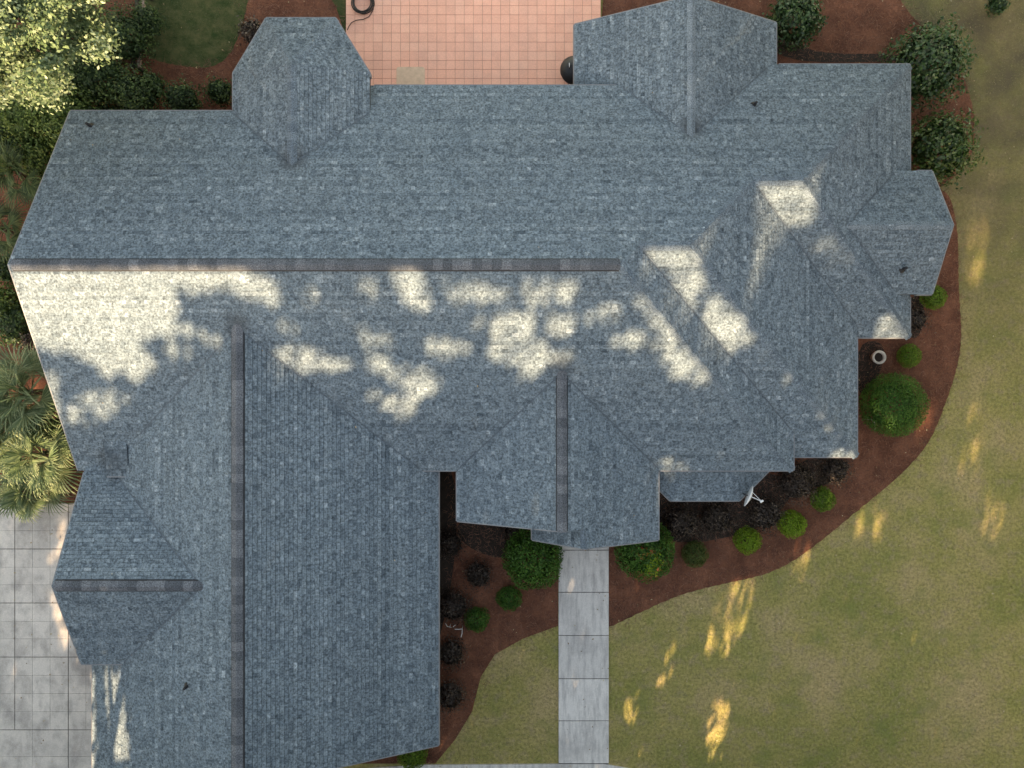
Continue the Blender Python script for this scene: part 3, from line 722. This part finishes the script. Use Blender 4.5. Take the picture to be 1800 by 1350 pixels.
def shrub(px, py, rpx, mat, label, name='round_shrub', cat='shrub', group=None, hf=1.25, leaf=.05, n=None, loose=0.25, sx=1, sy=1, z0=None, amp=.065, shell=.22, dens=1.0, aspect=.6):
    SHC[0] += 1
    r = rpx / 49.; h = r * hf * 1.2; zc = h * .5 if z0 is None else z0
    x, y = P(px, py, zc + r * .2)
    t = tag(empty(name, (x, y, 0)), label, cat, group)
    if n is None: n = int(dens * 12 * r * r / (leaf * leaf * .45))
    n = min(n, 16000)
    D = sphere_pts(n, -.75); R = bumps(D, 8, amp, SHC[0] * 7) * (1 - shell * rng.uniform(0, 1, n) ** 1.7 + loose * rng.normal(0, .1, n))
    C = D * R[:, None] * np.array([r * sx, r * sy, h * .52]); C[:, 2] += zc
    C[:, 2] = np.maximum(C[:, 2], .04)
    tint = np.clip(rng.normal(.5, .18, n) + (bumps(D, 6, 1, SHC[0] * 5) - 1) * .16, 0, 1)
    o = link('foliage', quads_mesh('foliage', leaves(C, D, leaf, aspect), 4, tint, M[mat]), t); o['kind'] = 'stuff'
    # inner mass keeps it opaque
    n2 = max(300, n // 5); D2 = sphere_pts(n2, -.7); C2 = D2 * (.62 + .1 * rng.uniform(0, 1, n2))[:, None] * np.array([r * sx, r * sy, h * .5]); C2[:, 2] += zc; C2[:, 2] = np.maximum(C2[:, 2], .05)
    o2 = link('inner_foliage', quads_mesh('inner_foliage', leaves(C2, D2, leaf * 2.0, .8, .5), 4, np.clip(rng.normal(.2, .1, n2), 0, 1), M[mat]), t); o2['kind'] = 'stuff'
    stems(t, r, h)
    return t
G1 = 'clipped round shrubs along the beds'
shrub(1576, 712, 56, 'leaf_ball_dark', 'largest clipped round shrub, at the east corner of the mulch bed', leaf=.055, amp=.02, group=G1)
shrub(937, 985, 54, 'leaf_ball_dark', 'big deep green round shrub left of the walkway at the porch', leaf=.075, amp=.05, group=G1)
t = shrub(1135, 968, 54, 'leaf_ball_dark', 'big round shrub right of the walkway with a yellow green tuft', leaf=.075, amp=.05, group=G1)
n = 420; D = sphere_pts(n, .2); C = D * (1 - .8 * rng.uniform(0, 1, n) ** .7)[:, None] * np.array([.5, .55, .25]) + np.array([.2, -.42, 1.22])
o = link('new_growth', quads_mesh('new_growth', leaves(C, D, .13, .4, .4), 4, rng.uniform(.4, 1, n), M['leaf_tuft']), t); o['kind'] = 'stuff'; o['label'] = 'yellow green tuft of new growth'
shrub(1643, 522, 22, 'leaf_ball', 'small bright round shrub under the eastern gable corner', leaf=.045, group=G1)
shrub(1600, 625, 21, 'leaf_ball', 'small round shrub just right of the pale rimmed pot', leaf=.045, group=G1)
shrub(1448, 878, 22, 'leaf_ball', 'small bright ball shrub, easternmost of the row below the roof steps', leaf=.045, group=G1)
shrub(1394, 922, 25, 'leaf_bright', 'bright green ball shrub, second from the east end of the south row', leaf=.05, group=G1)
shrub(1315, 951, 24, 'leaf_bright', 'yellow green ball shrub with a bare notch, below the satellite dish', leaf=.05, group=G1)
shrub(1223, 975, 24, 'leaf_olive', 'dull olive ball shrub next to the big shrub right of the walkway', leaf=.045, group=G1)
shrub(895, 1053, 23, 'leaf_ball_dark', 'small dark green shrub below the big one left of the walkway', leaf=.05, group=G1)
shrub(838, 1090, 23, 'leaf_ball_dark', 'small dark green shrub beside the pale garden stakes', leaf=.05, group=G1)
shrub(724, 1328, 27, 'leaf_ball', 'green shrub peeking out below the garage roof corner', leaf=.05, group=G1)
G2 = 'dark leaved shrubs in shade by the walls'
for px, py, r, lab in (
    (792, 958, 26, 'dark brown shrub in the gap mouth between garage and entry roofs'),
    (840, 1012, 27, 'dark twiggy shrub left of the big green shrub'),
    (796, 1068, 32, 'dark brown shrub just above the pale garden stakes'),
    (792, 1150, 28, 'dark brown shrub just below the pale garden stakes'),
    (790, 1226, 30, 'lowest dark brown shrub along the garage eave'),
    (905, 935, 24, 'dark shrub in shade above the big shrub left of the walkway'),
    (1200, 918, 36, 'dark purple brown shrub at the left foot of the bay'),
    (1262, 912, 34, 'dark purple brown shrub in front of the bay window'),
    (1348, 905, 34, 'dark purple brown shrub beside the satellite dish'),
    (1404, 848, 40, 'widest dark brown shrub, under the first roof step'),
    (1470, 828, 28, 'dark brown shrub under the front eave of the second step'),
    (1612, 560, 24, 'dark shrub in the corner below the eastern gable')):
    shrub(px, py, r, 'leaf_maroon', lab, 'dark_shrub', 'shrub', G2, leaf=.06, loose=1.9, amp=.22, shell=.9, hf=1.0, dens=.9)
G3 = 'large loose shrubs at the north east'
shrub(1402, 28, 50, 'leaf_camellia', 'glossy dark shrub tucked against the north gable corner', 'broadleaf_shrub', 'shrub', G3, leaf=.12, loose=.7, amp=.12, shell=.5, hf=1.4, dens=1.1)
shrub(1638, 108, 70, 'leaf_camellia', 'largest glossy dark shrub off the north east roof corner', 'broadleaf_shrub', 'shrub', G3, leaf=.13, loose=.7, amp=.13, shell=.5, hf=1.4, dens=1.1)
shrub(1660, 255, 60, 'leaf_camellia_pale', 'glossy shrub with pale leaf tips above the eastern gable', 'broadleaf_shrub', 'shrub', G3, leaf=.13, loose=.7, amp=.13, shell=.5, hf=1.4, sy=1.1, dens=1.1)
shrub(1756, 6, 18, 'leaf_camellia', 'small green shrub on the lawn at the top right corner', 'broadleaf_shrub', 'shrub', leaf=.1, loose=1, amp=.1, dens=.8)
G4 = 'dark understorey shrubs at the north west'
for px, py, r, mat, lab in (
    (442, 55, 24, 'leaf_maroon', 'almost black shrub hugging the turret roof'),
    (384, 160, 24, 'leaf_under', 'small dark shrub left of the turret on red mulch'),
    (318, 174, 32, 'leaf_under', 'low dark green shrub at the eave between the trees and the turret'),
    (232, 165, 44, 'leaf_under', 'dark green shrub right above the roof corner'),
    (215, 62, 46, 'leaf_under', 'dark green shrub right of the sunlit tree'),
    (165, 130, 52, 'leaf_under', 'dark shrub shaded below the sunlit tree'),
    (118, 215, 62, 'leaf_mid', 'mid green shrub touching the roof corner on the left'),
    (38, 205, 58, 'leaf_mid', 'yellowish green shrub at the left picture edge'),
    (28, 570, 40, 'leaf_under', 'dark shrub above the big palmetto at the left edge'),
    (60, 600, 30, 'leaf_maroon', 'blackish shrub pressed against the west gable'),
    (12, 470, 30, 'leaf_under', 'dark shrub beside the roof peak at the left edge'),
    (120, 60, 55, 'leaf_under', 'dark shrub under the middle of the sunlit crown'),
    (95, 150, 50, 'leaf_mid', 'green shrub under the lower edge of the sunlit crown'),
    (190, 215, 34, 'leaf_under', 'dark green shrub pressed to the roof corner at its top'),
    (70, 275, 44, 'leaf_mid', 'green shrub between the dim palmetto and the roof rake'),
    (15, 235, 45, 'leaf_under', 'dark green shrub at the left edge above the dim palmetto'),
    (255, 35, 30, 'leaf_under', 'dark shrub beside the timber trellis at the top'),
    (262, 150, 26, 'leaf_under', 'small dark shrub right of the shrubs by the roof corner'),
    (5, 530, 34, 'leaf_mid', 'green shrub at the left edge below the roof peak')):
    shrub(px, py, r, mat, lab, 'understorey_shrub', 'shrub', G4, leaf=.10, loose=1.3, amp=.2, shell=.6, hf=1.7, dens=1.2)

def palmetto(px, py, z, nf, R, mat, label, seed):
    r_ = np.random.default_rng(seed); x, y = P(px, py, z)
    t = tag(empty('palmetto', (x, y, 0)), label, 'palm', 'palmettos on the west side')
    s = MB(); s.tube([(0, 0, 0), (.03, 0, z * .5), (0, .02, z * .82)], [.14, .12, .1], 8); s.build('trunk', M['bark'], t)
    for k in range(nf):
        az = k * 2.39996 + r_.uniform(-.2, .2); el = math.radians(r_.uniform(-8, 72)) if k > 3 else math.radians(80)
        d = Vector((math.cos(az) * math.cos(el), math.sin(az) * math.cos(el), math.sin(el))); side = Vector((-math.sin(az), math.cos(az), 0)); upv = d.cross(side) * -1
        pl_ = R * r_.uniform(.4, .6); base = Vector((0, 0, z * .8)); tip = base + d * pl_
        mb = MB(); mb.tube([base, base + d * pl_ * .5 + Vector((0, 0, .02)), tip], .012, 4, t=.3)
        nb = 22; bl = R * r_.uniform(.5, .68)
        for i in range(nb):
            a = math.radians(-115 + 230 * i / (nb - 1)); ln = bl * (1 - .28 * abs(a / 2)) * r_.uniform(.9, 1.08)
            q = (d * math.cos(a) + side * math.sin(a)).normalized(); q = (q + upv * .12 * abs(math.sin(a))).normalized()
            wv = q.cross(Vector((0, 0, 1)) if abs(q.z) < .9 else Vector((1, 0, 0))).normalized() * .022
            tw = r_.uniform(.1, .95); p1 = tip + q * ln * .5 + Vector((0, 0, .01)); p2 = tip + q * ln * .82 - Vector((0, 0, ln * .06)); p3 = tip + q * ln - Vector((0, 0, ln * .2))
            mb.poly([tip - wv * .3, tip + wv * .3, p1 + wv, p1 - wv], tw); mb.poly([p1 - wv, p1 + wv, p2 + wv * .6, p2 - wv * .6], tw); mb.poly([p2 - wv * .6, p2 + wv * .6, p3], min(1, tw + .2))
        mb.build('frond', M[mat], t)
    return t
palmetto(38, 690, 2.4, 34, 1.7, 'leaf_palm', 'upper of the two big light green palmettos below the west gable', 3)
palmetto(62, 800, 1.9, 34, 1.55, 'leaf_palm', 'lower of the two big light green palmettos, overhanging the driveway', 4)
palmetto(-10, 760, 2.2, 20, 1.5, 'leaf_palm', 'light green palmetto cut by the left picture edge beside the driveway', 9)
palmetto(50, 862, 1.2, 30, 1.3, 'leaf_palm', 'lowest light green palmetto, right at the driveway edge', 12)
palmetto(95, 740, 1.6, 26, 1.2, 'leaf_palm_dim', 'darker palmetto tucked under the west roof rake', 13)
palmetto(22, 300, 1.7, 20, 1.3, 'leaf_palm_dim', 'dim palmetto beside the north west roof rake', 5)
palmetto(-5, 400, 1.6, 18, 1.2, 'leaf_palm_dim', 'dim palmetto at the left edge level with the roof slope', 6)

def tree(name, label, base, crown_pts, norm, leafsize, mat, trunk_top, group=None, limbs=6, tint=None, r=.22, spread=2.4):
    t = tag(empty(name, base), label, 'tree', group)
    C = crown_pts - np.array(base); n = len(C)
    if tint is None: tint = np.clip(rng.normal(.5, .2, n), 0, 1)
    o = link('crown', quads_mesh('crown', leaves(C, norm, leafsize, .6, .9), 4, tint, M[mat]), t); o['kind'] = 'stuff'
    s = MB(); s.tube([(0, 0, 0), (.1, .05, trunk_top * .4), (0, 0, trunk_top)], [r, r * .75, r * .45], 10)
    for k in range(limbs):
        a = k * 2.4; h = trunk_top * (.45 + .5 * k / limbs)
        s.tube([(0, 0, h), (spread * .4 * math.cos(a), spread * .4 * math.sin(a), h + .6), (spread * math.cos(a), spread * math.sin(a), h + 1.5)], [r * .4, r * .25, r * .08], 6)
    s.build('trunk', M['bark'], t); return t

# sunlit tree at the top left: clumps of small leaves
cl = []; cn = []; ct = []
bx, by = P(20, 20, 8)
r5 = np.random.default_rng(11)
for k in range(230):
    while True:
        q = r5.uniform(-1, 1, 3)
        if q @ q < 1: break
    c0 = np.array([bx - .5 + q[0] * 3.4, by + .6 + q[1] * 3.4, 7.3 + q[2] * 1.6 - .08 * (q[0] ** 2)])
    pxx = CX + c0[0] * F / (H - c0[2]); pyy = CY - c0[1] * F / (H - c0[2])
    if pxx > 178 or pyy > 165 or pxx < -160 or pyy < -160 or (pxx > 130 and pyy > 105) or (pxx > 90 and pyy > 145): continue
    rr = r5.uniform(.14, .5); m_ = int(330 * rr / .4)
    D = unit(r5.normal(0, 1, (m_, 3))); cl.append(c0 + D * rr * r5.uniform(.3, 1.5, m_)[:, None] * np.array([1, 1, .6])); cn.append(D + np.array([0, 0, .6])); ct.append(np.clip(r5.normal(.5 + r5.normal(0, .15), .18, m_), 0, 1))
tree('oak_tree', 'sunlit yellow green tree crown at the top left corner', (bx - 2.6, by + 2.3, 0), np.concatenate(cl), np.concatenate(cn), .11, 'leaf_oak', 6.4, tint=np.concatenate(ct), r=.2)

# ------------------------------------------------------------------ woodland south of the garden: gives the dappled shade
lit = []   # (weight, polygon in picture pixels of the sunlit patches, spread on the real roofs and lawn)
def LP(w_, *pts): lit.append((w_, list(pts)))
LP(1, (0, 455), (430, 455), (490, 488), (498, 530), (440, 518), (395, 498), (345, 505), (305, 500), (325, 535), (310, 550), (335, 575), (300, 585), (245, 585), (262, 610), (285, 628), (262, 650), (240, 672), (215, 645), (190, 662), (165, 632), (125, 612), (60, 600)); LP(.85, (290, 600), (330, 590), (345, 620), (310, 625))
LP(.9, (122, 700), (150, 676), (200, 670), (245, 692), (222, 708), (170, 742), (120, 738))
LP(.8, (330, 560), (400, 590), (390, 605), (320, 580))
LP(.95, (476, 608), (530, 596), (598, 622), (592, 650), (530, 645), (486, 630)); LP(.8, (480, 552), (520, 550), (545, 575), (515, 582)); LP(.9, (596, 622), (622, 624), (622, 642), (598, 640))
LP(.6, (535, 500), (560, 500), (560, 535), (535, 530)); LP(.7, (630, 478), (665, 480), (668, 525), (640, 520)); LP(.5, (600, 530), (618, 532), (612, 552))
LP(.95, (685, 455), (740, 455), (752, 500), (768, 520), (745, 540), (712, 525), (698, 495)); LP(.8, (780, 485), (830, 480), (868, 500), (860, 530), (830, 520), (795, 525))
LP(.75, (610, 560), (650, 562), (655, 585), (690, 575), (700, 610), (670, 600), (640, 590)); LP(.95, (634, 614), (685, 612), (690, 640), (660, 655), (636, 645))
LP(.95, (690, 640), (730, 628), (765, 635), (780, 665), (765, 690), (735, 690), (705, 668), (680, 658)); LP(.9, (636, 665), (670, 680), (740, 695), (735, 728), (705, 728), (660, 705))
LP(.95, (742, 588), (790, 582), (835, 600), (828, 618), (780, 612), (748, 605)); LP(.8, (835, 545), (850, 550), (848, 575), (836, 570))
LP(.95, (920, 490), (985, 488), (1030, 478), (1008, 520), (960, 532), (925, 535)); LP(.95, (862, 552), (905, 540), (945, 545), (938, 585), (905, 592), (866, 600))
LP(.95, (960, 538), (1020, 545), (1012, 572), (985, 585), (962, 570)); LP(.95, (860, 600), (900, 602), (960, 585), (965, 605), (945, 620), (900, 635), (862, 622)); LP(.95, (900, 640), (960, 615), (1018, 600), (1010, 622), (962, 632), (940, 662), (905, 658))
LP(.8, (865, 500), (900, 500), (905, 530), (872, 530)); LP(.7, (1035, 535), (1095, 522), (1105, 545), (1060, 562), (1030, 556))
LP(.95, (1072, 582), (1110, 570), (1140, 585), (1132, 605), (1080, 602)); LP(.9, (1115, 512), (1135, 510), (1180, 560), (1175, 580), (1140, 562))
LP(.95, (1140, 592), (1185, 580), (1215, 605), (1262, 668), (1225, 672), (1168, 645)); LP(.7, (1080, 465), (1105, 480), (1090, 495))
LP(.95, (1130, 420), (1225, 420), (1232, 470), (1250, 510), (1305, 540), (1318, 590), (1285, 618), (1240, 585), (1210, 535), (1172, 505), (1138, 462))
LP(.8, (1308, 575), (1330, 580), (1328, 606), (1308, 600))
LP(.95, (1325, 308), (1425, 308), (1440, 375), (1400, 392), (1372, 415), (1345, 380), (1328, 345)); LP(.5, (1420, 420), (1460, 410), (1500, 450), (1460, 455))
LP(.9, (1535, 565), (1560, 548), (1595, 565), (1595, 590), (1540, 588)); LP(.9, (1460, 785), (1512, 785), (1512, 808), (1465, 808)); LP(.5, (1140, 800), (1210, 795), (1215, 822), (1145, 826))
LP(.5, (1420, 690), (1445, 690), (1490, 760), (1465, 765)); LP(.45, (1340, 610), (1370, 625), (1400, 670), (1380, 675))
LP(1, (186, 1165), (216, 1165), (234, 1352), (206, 1352)); LP(.95, (164, 1168), (171, 1168), (173, 1352), (164, 1352))
LP(.45, (104, 900), (124, 900), (100, 1010), (78, 1015)); LP(.7, (80, 1040), (105, 1050), (150, 1165), (120, 1160))
LP(.66, (1282, 1020), (1330, 1030), (1320, 1090), (1280, 1158), (1232, 1155), (1255, 1085)); LP(.58, (1245, 1230), (1280, 1240), (1268, 1352), (1235, 1352))
LP(.66, (1738, 880), (1768, 885), (1758, 950), (1722, 955)); LP(.66, (1705, 730), (1742, 725), (1722, 860), (1685, 860)); LP(.66, (1705, 410), (1735, 410), (1725, 510), (1700, 510))
LP(.66, (1095, 1225), (1120, 1225), (1118, 1285), (1095, 1285)); LP(.5, (1390, 960), (1425, 950), (1415, 1025), (1385, 1020)); LP(.6, (1620, 735), (1650, 715), (1640, 770), (1610, 790))
LP(.45, (1005, 1015), (1030, 1015), (1030, 1060), (1008, 1060)); LP(.4, (1160, 1150), (1190, 1150), (1170, 1220), (1145, 1220)); LP(.5, (1500, 905), (1560, 900), (1550, 960), (1510, 960))
LP(.6, (0, 640), (110, 640), (130, 850), (0, 850)); LP(.8, (1120, 975), (1165, 970), (1160, 1015), (1125, 1015)); LP(.55, (0, 150), (130, 150), (80, 300), (0, 300))
LP(.8, (1208, 428), (1282, 338), (1298, 345), (1240, 432)); LP(.75, (1315, 505), (1340, 372), (1362, 378), (1338, 510)); LP(.8, (1422, 325), (1440, 285), (1452, 290), (1436, 330))
GW, GH = 450, 338
gx2, gy2 = np.meshgrid((np.arange(GW) + .5) * 4, (np.arange(GH) + .5) * 4)
mask = np.zeros((GH, GW))
for w_, p in lit: mask = np.maximum(mask, inpoly(gx2, gy2, p) * w_)
nf = np.zeros_like(mask); r9 = np.random.default_rng(21)
for _ in range(14):
    th = r9.uniform(0, 6.28); fq = r9.uniform(.06, .2); nf += np.sin((gx2 * math.cos(th) * .7 + gy2 * math.sin(th)) * fq + r9.uniform(0, 6.28))
mask = np.where((mask < .99) & (mask > .85), mask * np.clip(1.0 + .13 * nf, .5, 1.0), mask)
for _ in range(1):
    m0 = np.pad(mask, 1); mask = np.maximum.reduce([m0[1:-1, 1:-1], m0[:-2, 1:-1], m0[2:, 1:-1], m0[1:-1, :-2], m0[1:-1, 2:]])
NL = 385000
X = rng.uniform(-31, 20, NL); Yv = rng.uniform(-27, -18.5, NL); Zv = rng.uniform(.3, 20.0, NL)
tr = np.array([(-29, -23), (-24.5, -20.5), (-20, -24.5), (-15.5, -21), (-11, -24), (-6.5, -20.8), (-2, -24.2), (2.5, -21), (7, -23.8), (11.5, -20.8), (16.5, -23.5)])
d2 = (X[:, None] - tr[None, :, 0]) ** 2 + (Yv[:, None] - tr[None, :, 1]) ** 2
near = d2.argmin(1); dn = np.sqrt(d2.min(1))
topz = 20.3 - .09 * dn ** 2 + .5 * np.sin(X * 1.7) * np.cos(Yv * 1.3)
keep = Zv < topz; X, Yv, Zv, near = X[keep], Yv[keep], Zv[keep], near[keep]
# follow the sun's ray through each leaf down to the roof or lawn; leave a gap in the crown where it would land on a bright patch
hit = np.full(len(X), False); close = np.full(len(X), False); HX = np.zeros(len(X)); HY = np.zeros(len(X)); HZ = np.zeros(len(X))
tanv = SUN.z / math.cos(SUN_EL)
zs = np.minimum(Zv, 7.6)
for k in range(78):
    zc = zs - k * .1; dl = (Zv - zc) / tanv
    xx = X - SH.x * dl; yy = Yv - SH.y * dl
    act = (~hit) & (zc >= 0) & (xx > -21) & (xx < 21) & (yy > -16) & (yy < 16)
    ix = np.nonzero(act)[0]
    if len(ix):
        hz = height(xx[ix], yy[ix]); close[ix[hz + 1.2 >= zc[ix]]] = True; sel = (hz >= zc[ix]) | (zc[ix] < .1)
        j = ix[sel]; hit[j] = True; HX[j] = xx[j]; HY[j] = yy[j]; HZ[j] = zc[j]
px2 = CX + HX * F / (H - HZ); py2 = CY - HY * F / (H - HZ)
ii = np.clip((px2 / 4).astype(int), 0, GW - 1); jj = np.clip((py2 / 4).astype(int), 0, GH - 1)
inside = hit & (px2 >= 0) & (px2 < 1800) & (py2 >= 0) & (py2 < 1352)
wgt = np.where(inside, mask[jj, ii], 0.0)
drop = ((~close) & (rng.uniform(0, 1, len(X)) < .9) & (Zv > 7)) | (wgt > 0) & (rng.uniform(0, 1, len(X)) > (1 - wgt) * .42)
X, Yv, Zv, near = X[~drop], Yv[~drop], Zv[~drop], near[~drop]
wood_labels = ['westernmost', 'second from the west', 'third from the west', 'fourth from the west', 'fifth from the west', 'middle', 'fifth from the east', 'fourth from the east', 'third from the east', 'second from the east', 'easternmost']
for k in range(len(tr)):
    s_ = near == k; C = np.stack([X[s_], Yv[s_], Zv[s_]], 1)
    nrm = C - np.array([tr[k][0], tr[k][1], 8.0])
    tree('shade_tree', 'tall leafy tree in the row south of the garden, ' + wood_labels[k], (tr[k][0], tr[k][1], 0), C, unit(nrm) + 1e-3, .34, 'leaf_wood', 14, 'shade trees south of the garden', 9, r=.3, spread=2.2)

# tall trees outside the picture; east row added to darken the east slopes
for lab, bx_, by_ in (('tall leafy tree north west of the lawn beyond the picture top', -11.0, 19.0), ('tall leafy tree north east of the house beyond the picture top', 11.5, 18.8), ('tall leafy tree at the far north east corner of the lawn', 19.5, 18.5), ('tall leafy tree west of the shrubs beyond the left picture edge', -23.5, 11.0),
        ('unseen tree added east of the lawn to shade the east slopes, northernmost of its row', 27.0, 10.0), ('unseen tree added east of the lawn to shade the east slopes, second from the north', 26.0, 3.5), ('unseen tree added east of the lawn to shade the east slopes, third from the north', 27.2, -3.0), ('unseen tree added east of the lawn to shade the east slopes, fourth from the north', 26.0, -9.5), ('unseen tree added east of the lawn to shade the east slopes, southernmost of its row', 27.0, -16.0)):
    n_ = 7000 if bx_ < 24 else 14000; D = sphere_pts(n_, -.8); C = D * (bumps(D, 8, .12, int(bx_ * 10) % 97) * (1 - .5 * rng.uniform(0, 1, n_) ** 2))[:, None] * np.array([4.1, 4.1, 4.0 if bx_ < 24 else 10.5]) + np.array([bx_ - (1.8 if bx_ > 24 else 0), by_, 8.2 if bx_ < 24 else 11.5])
    tree('shade_tree', lab, (bx_, by_, 0), C, D, .38, 'leaf_wood', 9, 'tall trees around the garden', 7, r=.28)
# ------------------------------------------------------------------ turf and straw relief
def scatter_mask(X, Y):
    inb = np.zeros(X.shape, bool)
    for b in beds: inb |= inpoly(X, Y, b)
    return inb
wx0, wx1 = P(wk0, 0)[0] - .02, P(wk1, 0)[0] + .02
n = 170000; X = rng.uniform(-19.5, 19.5, n); Y = rng.uniform(-14.6, 14.6, n)
ok = (height(X, Y) == 0) & ~((X > wx0) & (X < wx1) & (Y < 0)) & ~((X < P(170, 0)[0]) & (Y < P(0, 880)[1])) & ~((X > x0 - .1) & (X < x1 + .1) & (Y > 9)) & ~((Y < P(0, 1340)[1]) & (X < P(1120, 0)[0]))
px0, px1 = P(606, 0, 0)[0], P(1058, 0, 0)[0]
ok &= ~((X > px0) & (X < px1) & (Y > 8))
inb = scatter_mask(X, Y)
edge_j = scatter_mask(X + rng.normal(0, .2, n), Y + rng.normal(0, .2, n))
gsel = ok & ~edge_j
def blades(X, Y, hgt, wid, flat):
    n = len(X); a = rng.uniform(0, 6.283, n); L_ = hgt * rng.uniform(.5, 1.3, n)
    d = np.stack([np.cos(a), np.sin(a), np.zeros(n)], 1); w_ = np.stack([-np.sin(a), np.cos(a), np.zeros(n)], 1) * wid
    b = np.stack([X, Y, np.full(n, .012 if flat else 0.0)], 1); V = np.empty((n, 3, 3))
    V[:, 0] = b - w_; V[:, 1] = b + w_; lean = 1.0 if flat else .8
    V[:, 2] = b + d * L_[:, None] * lean + np.array([0, 0, 1]) * (L_ * (.12 if flat else .7))[:, None]
    return V.reshape(-1, 3)
nwm = (X < -4.5) & (Y > 5); nws = gsel & nwm; gsel &= ~nwm  # north west blades get a darker colour in place of tree shade
tag(link('grass', quads_mesh('grass', blades(X[nws], Y[nws], .06, .009, False), 3, rng.uniform(.1, .9, nws.sum()), M['grass_blade_shaded'])), 'lawn grass at the north west behind the turret, tree shade painted in', 'grass', kind='stuff')
Xg, Yg = X[gsel], Y[gsel]; tn = np.clip(rng.normal(.45, .22, len(Xg)) + .12 * np.sin(Xg * .9 + 1) * np.sin(Yg * .8), 0, 1)
tag(link('grass', quads_mesh('grass', blades(Xg, Yg, .055, .009, False), 3, tn, M['grass_blade'])), 'short mottled green and straw coloured lawn grass', 'grass', kind='stuff')
bsel = ok & (inb | edge_j) & (rng.uniform(0, 1, n) < .9); Xs, Ys = X[bsel], Y[bsel]
V = blades(Xs, Ys, .2, .0065, True); V[:, 2] += .015
tag(link('pine_straw', quads_mesh('pine_straw', V, 3, np.clip(rng.normal(.5, .22, len(Xs)), 0, 1), M['straw'])), 'reddish brown pine straw needles covering the beds', 'pine straw', kind='stuff')

# fallen leaves scattered over lawn, paving and roof
n = 1500; X = rng.uniform(-18.5, 18.5, n); Y = rng.uniform(-14.2, 14.2, n); hz = height(X, Y); k = (hz == 0) | (rng.uniform(0, 1, n) < .03)
C = np.stack([X[k], Y[k], hz[k] + .075], 1)
tag(link('fallen_leaves', quads_mesh('fallen_leaves', leaves(C, np.tile([0, 0, 1.0], (len(C), 1)), .065, .6, .35), 4, rng.uniform(0, 1, len(C)), M['dry_leaf'])), 'scattered dry tan leaves on the lawn, paving and roof', 'fallen leaves', kind='stuff')
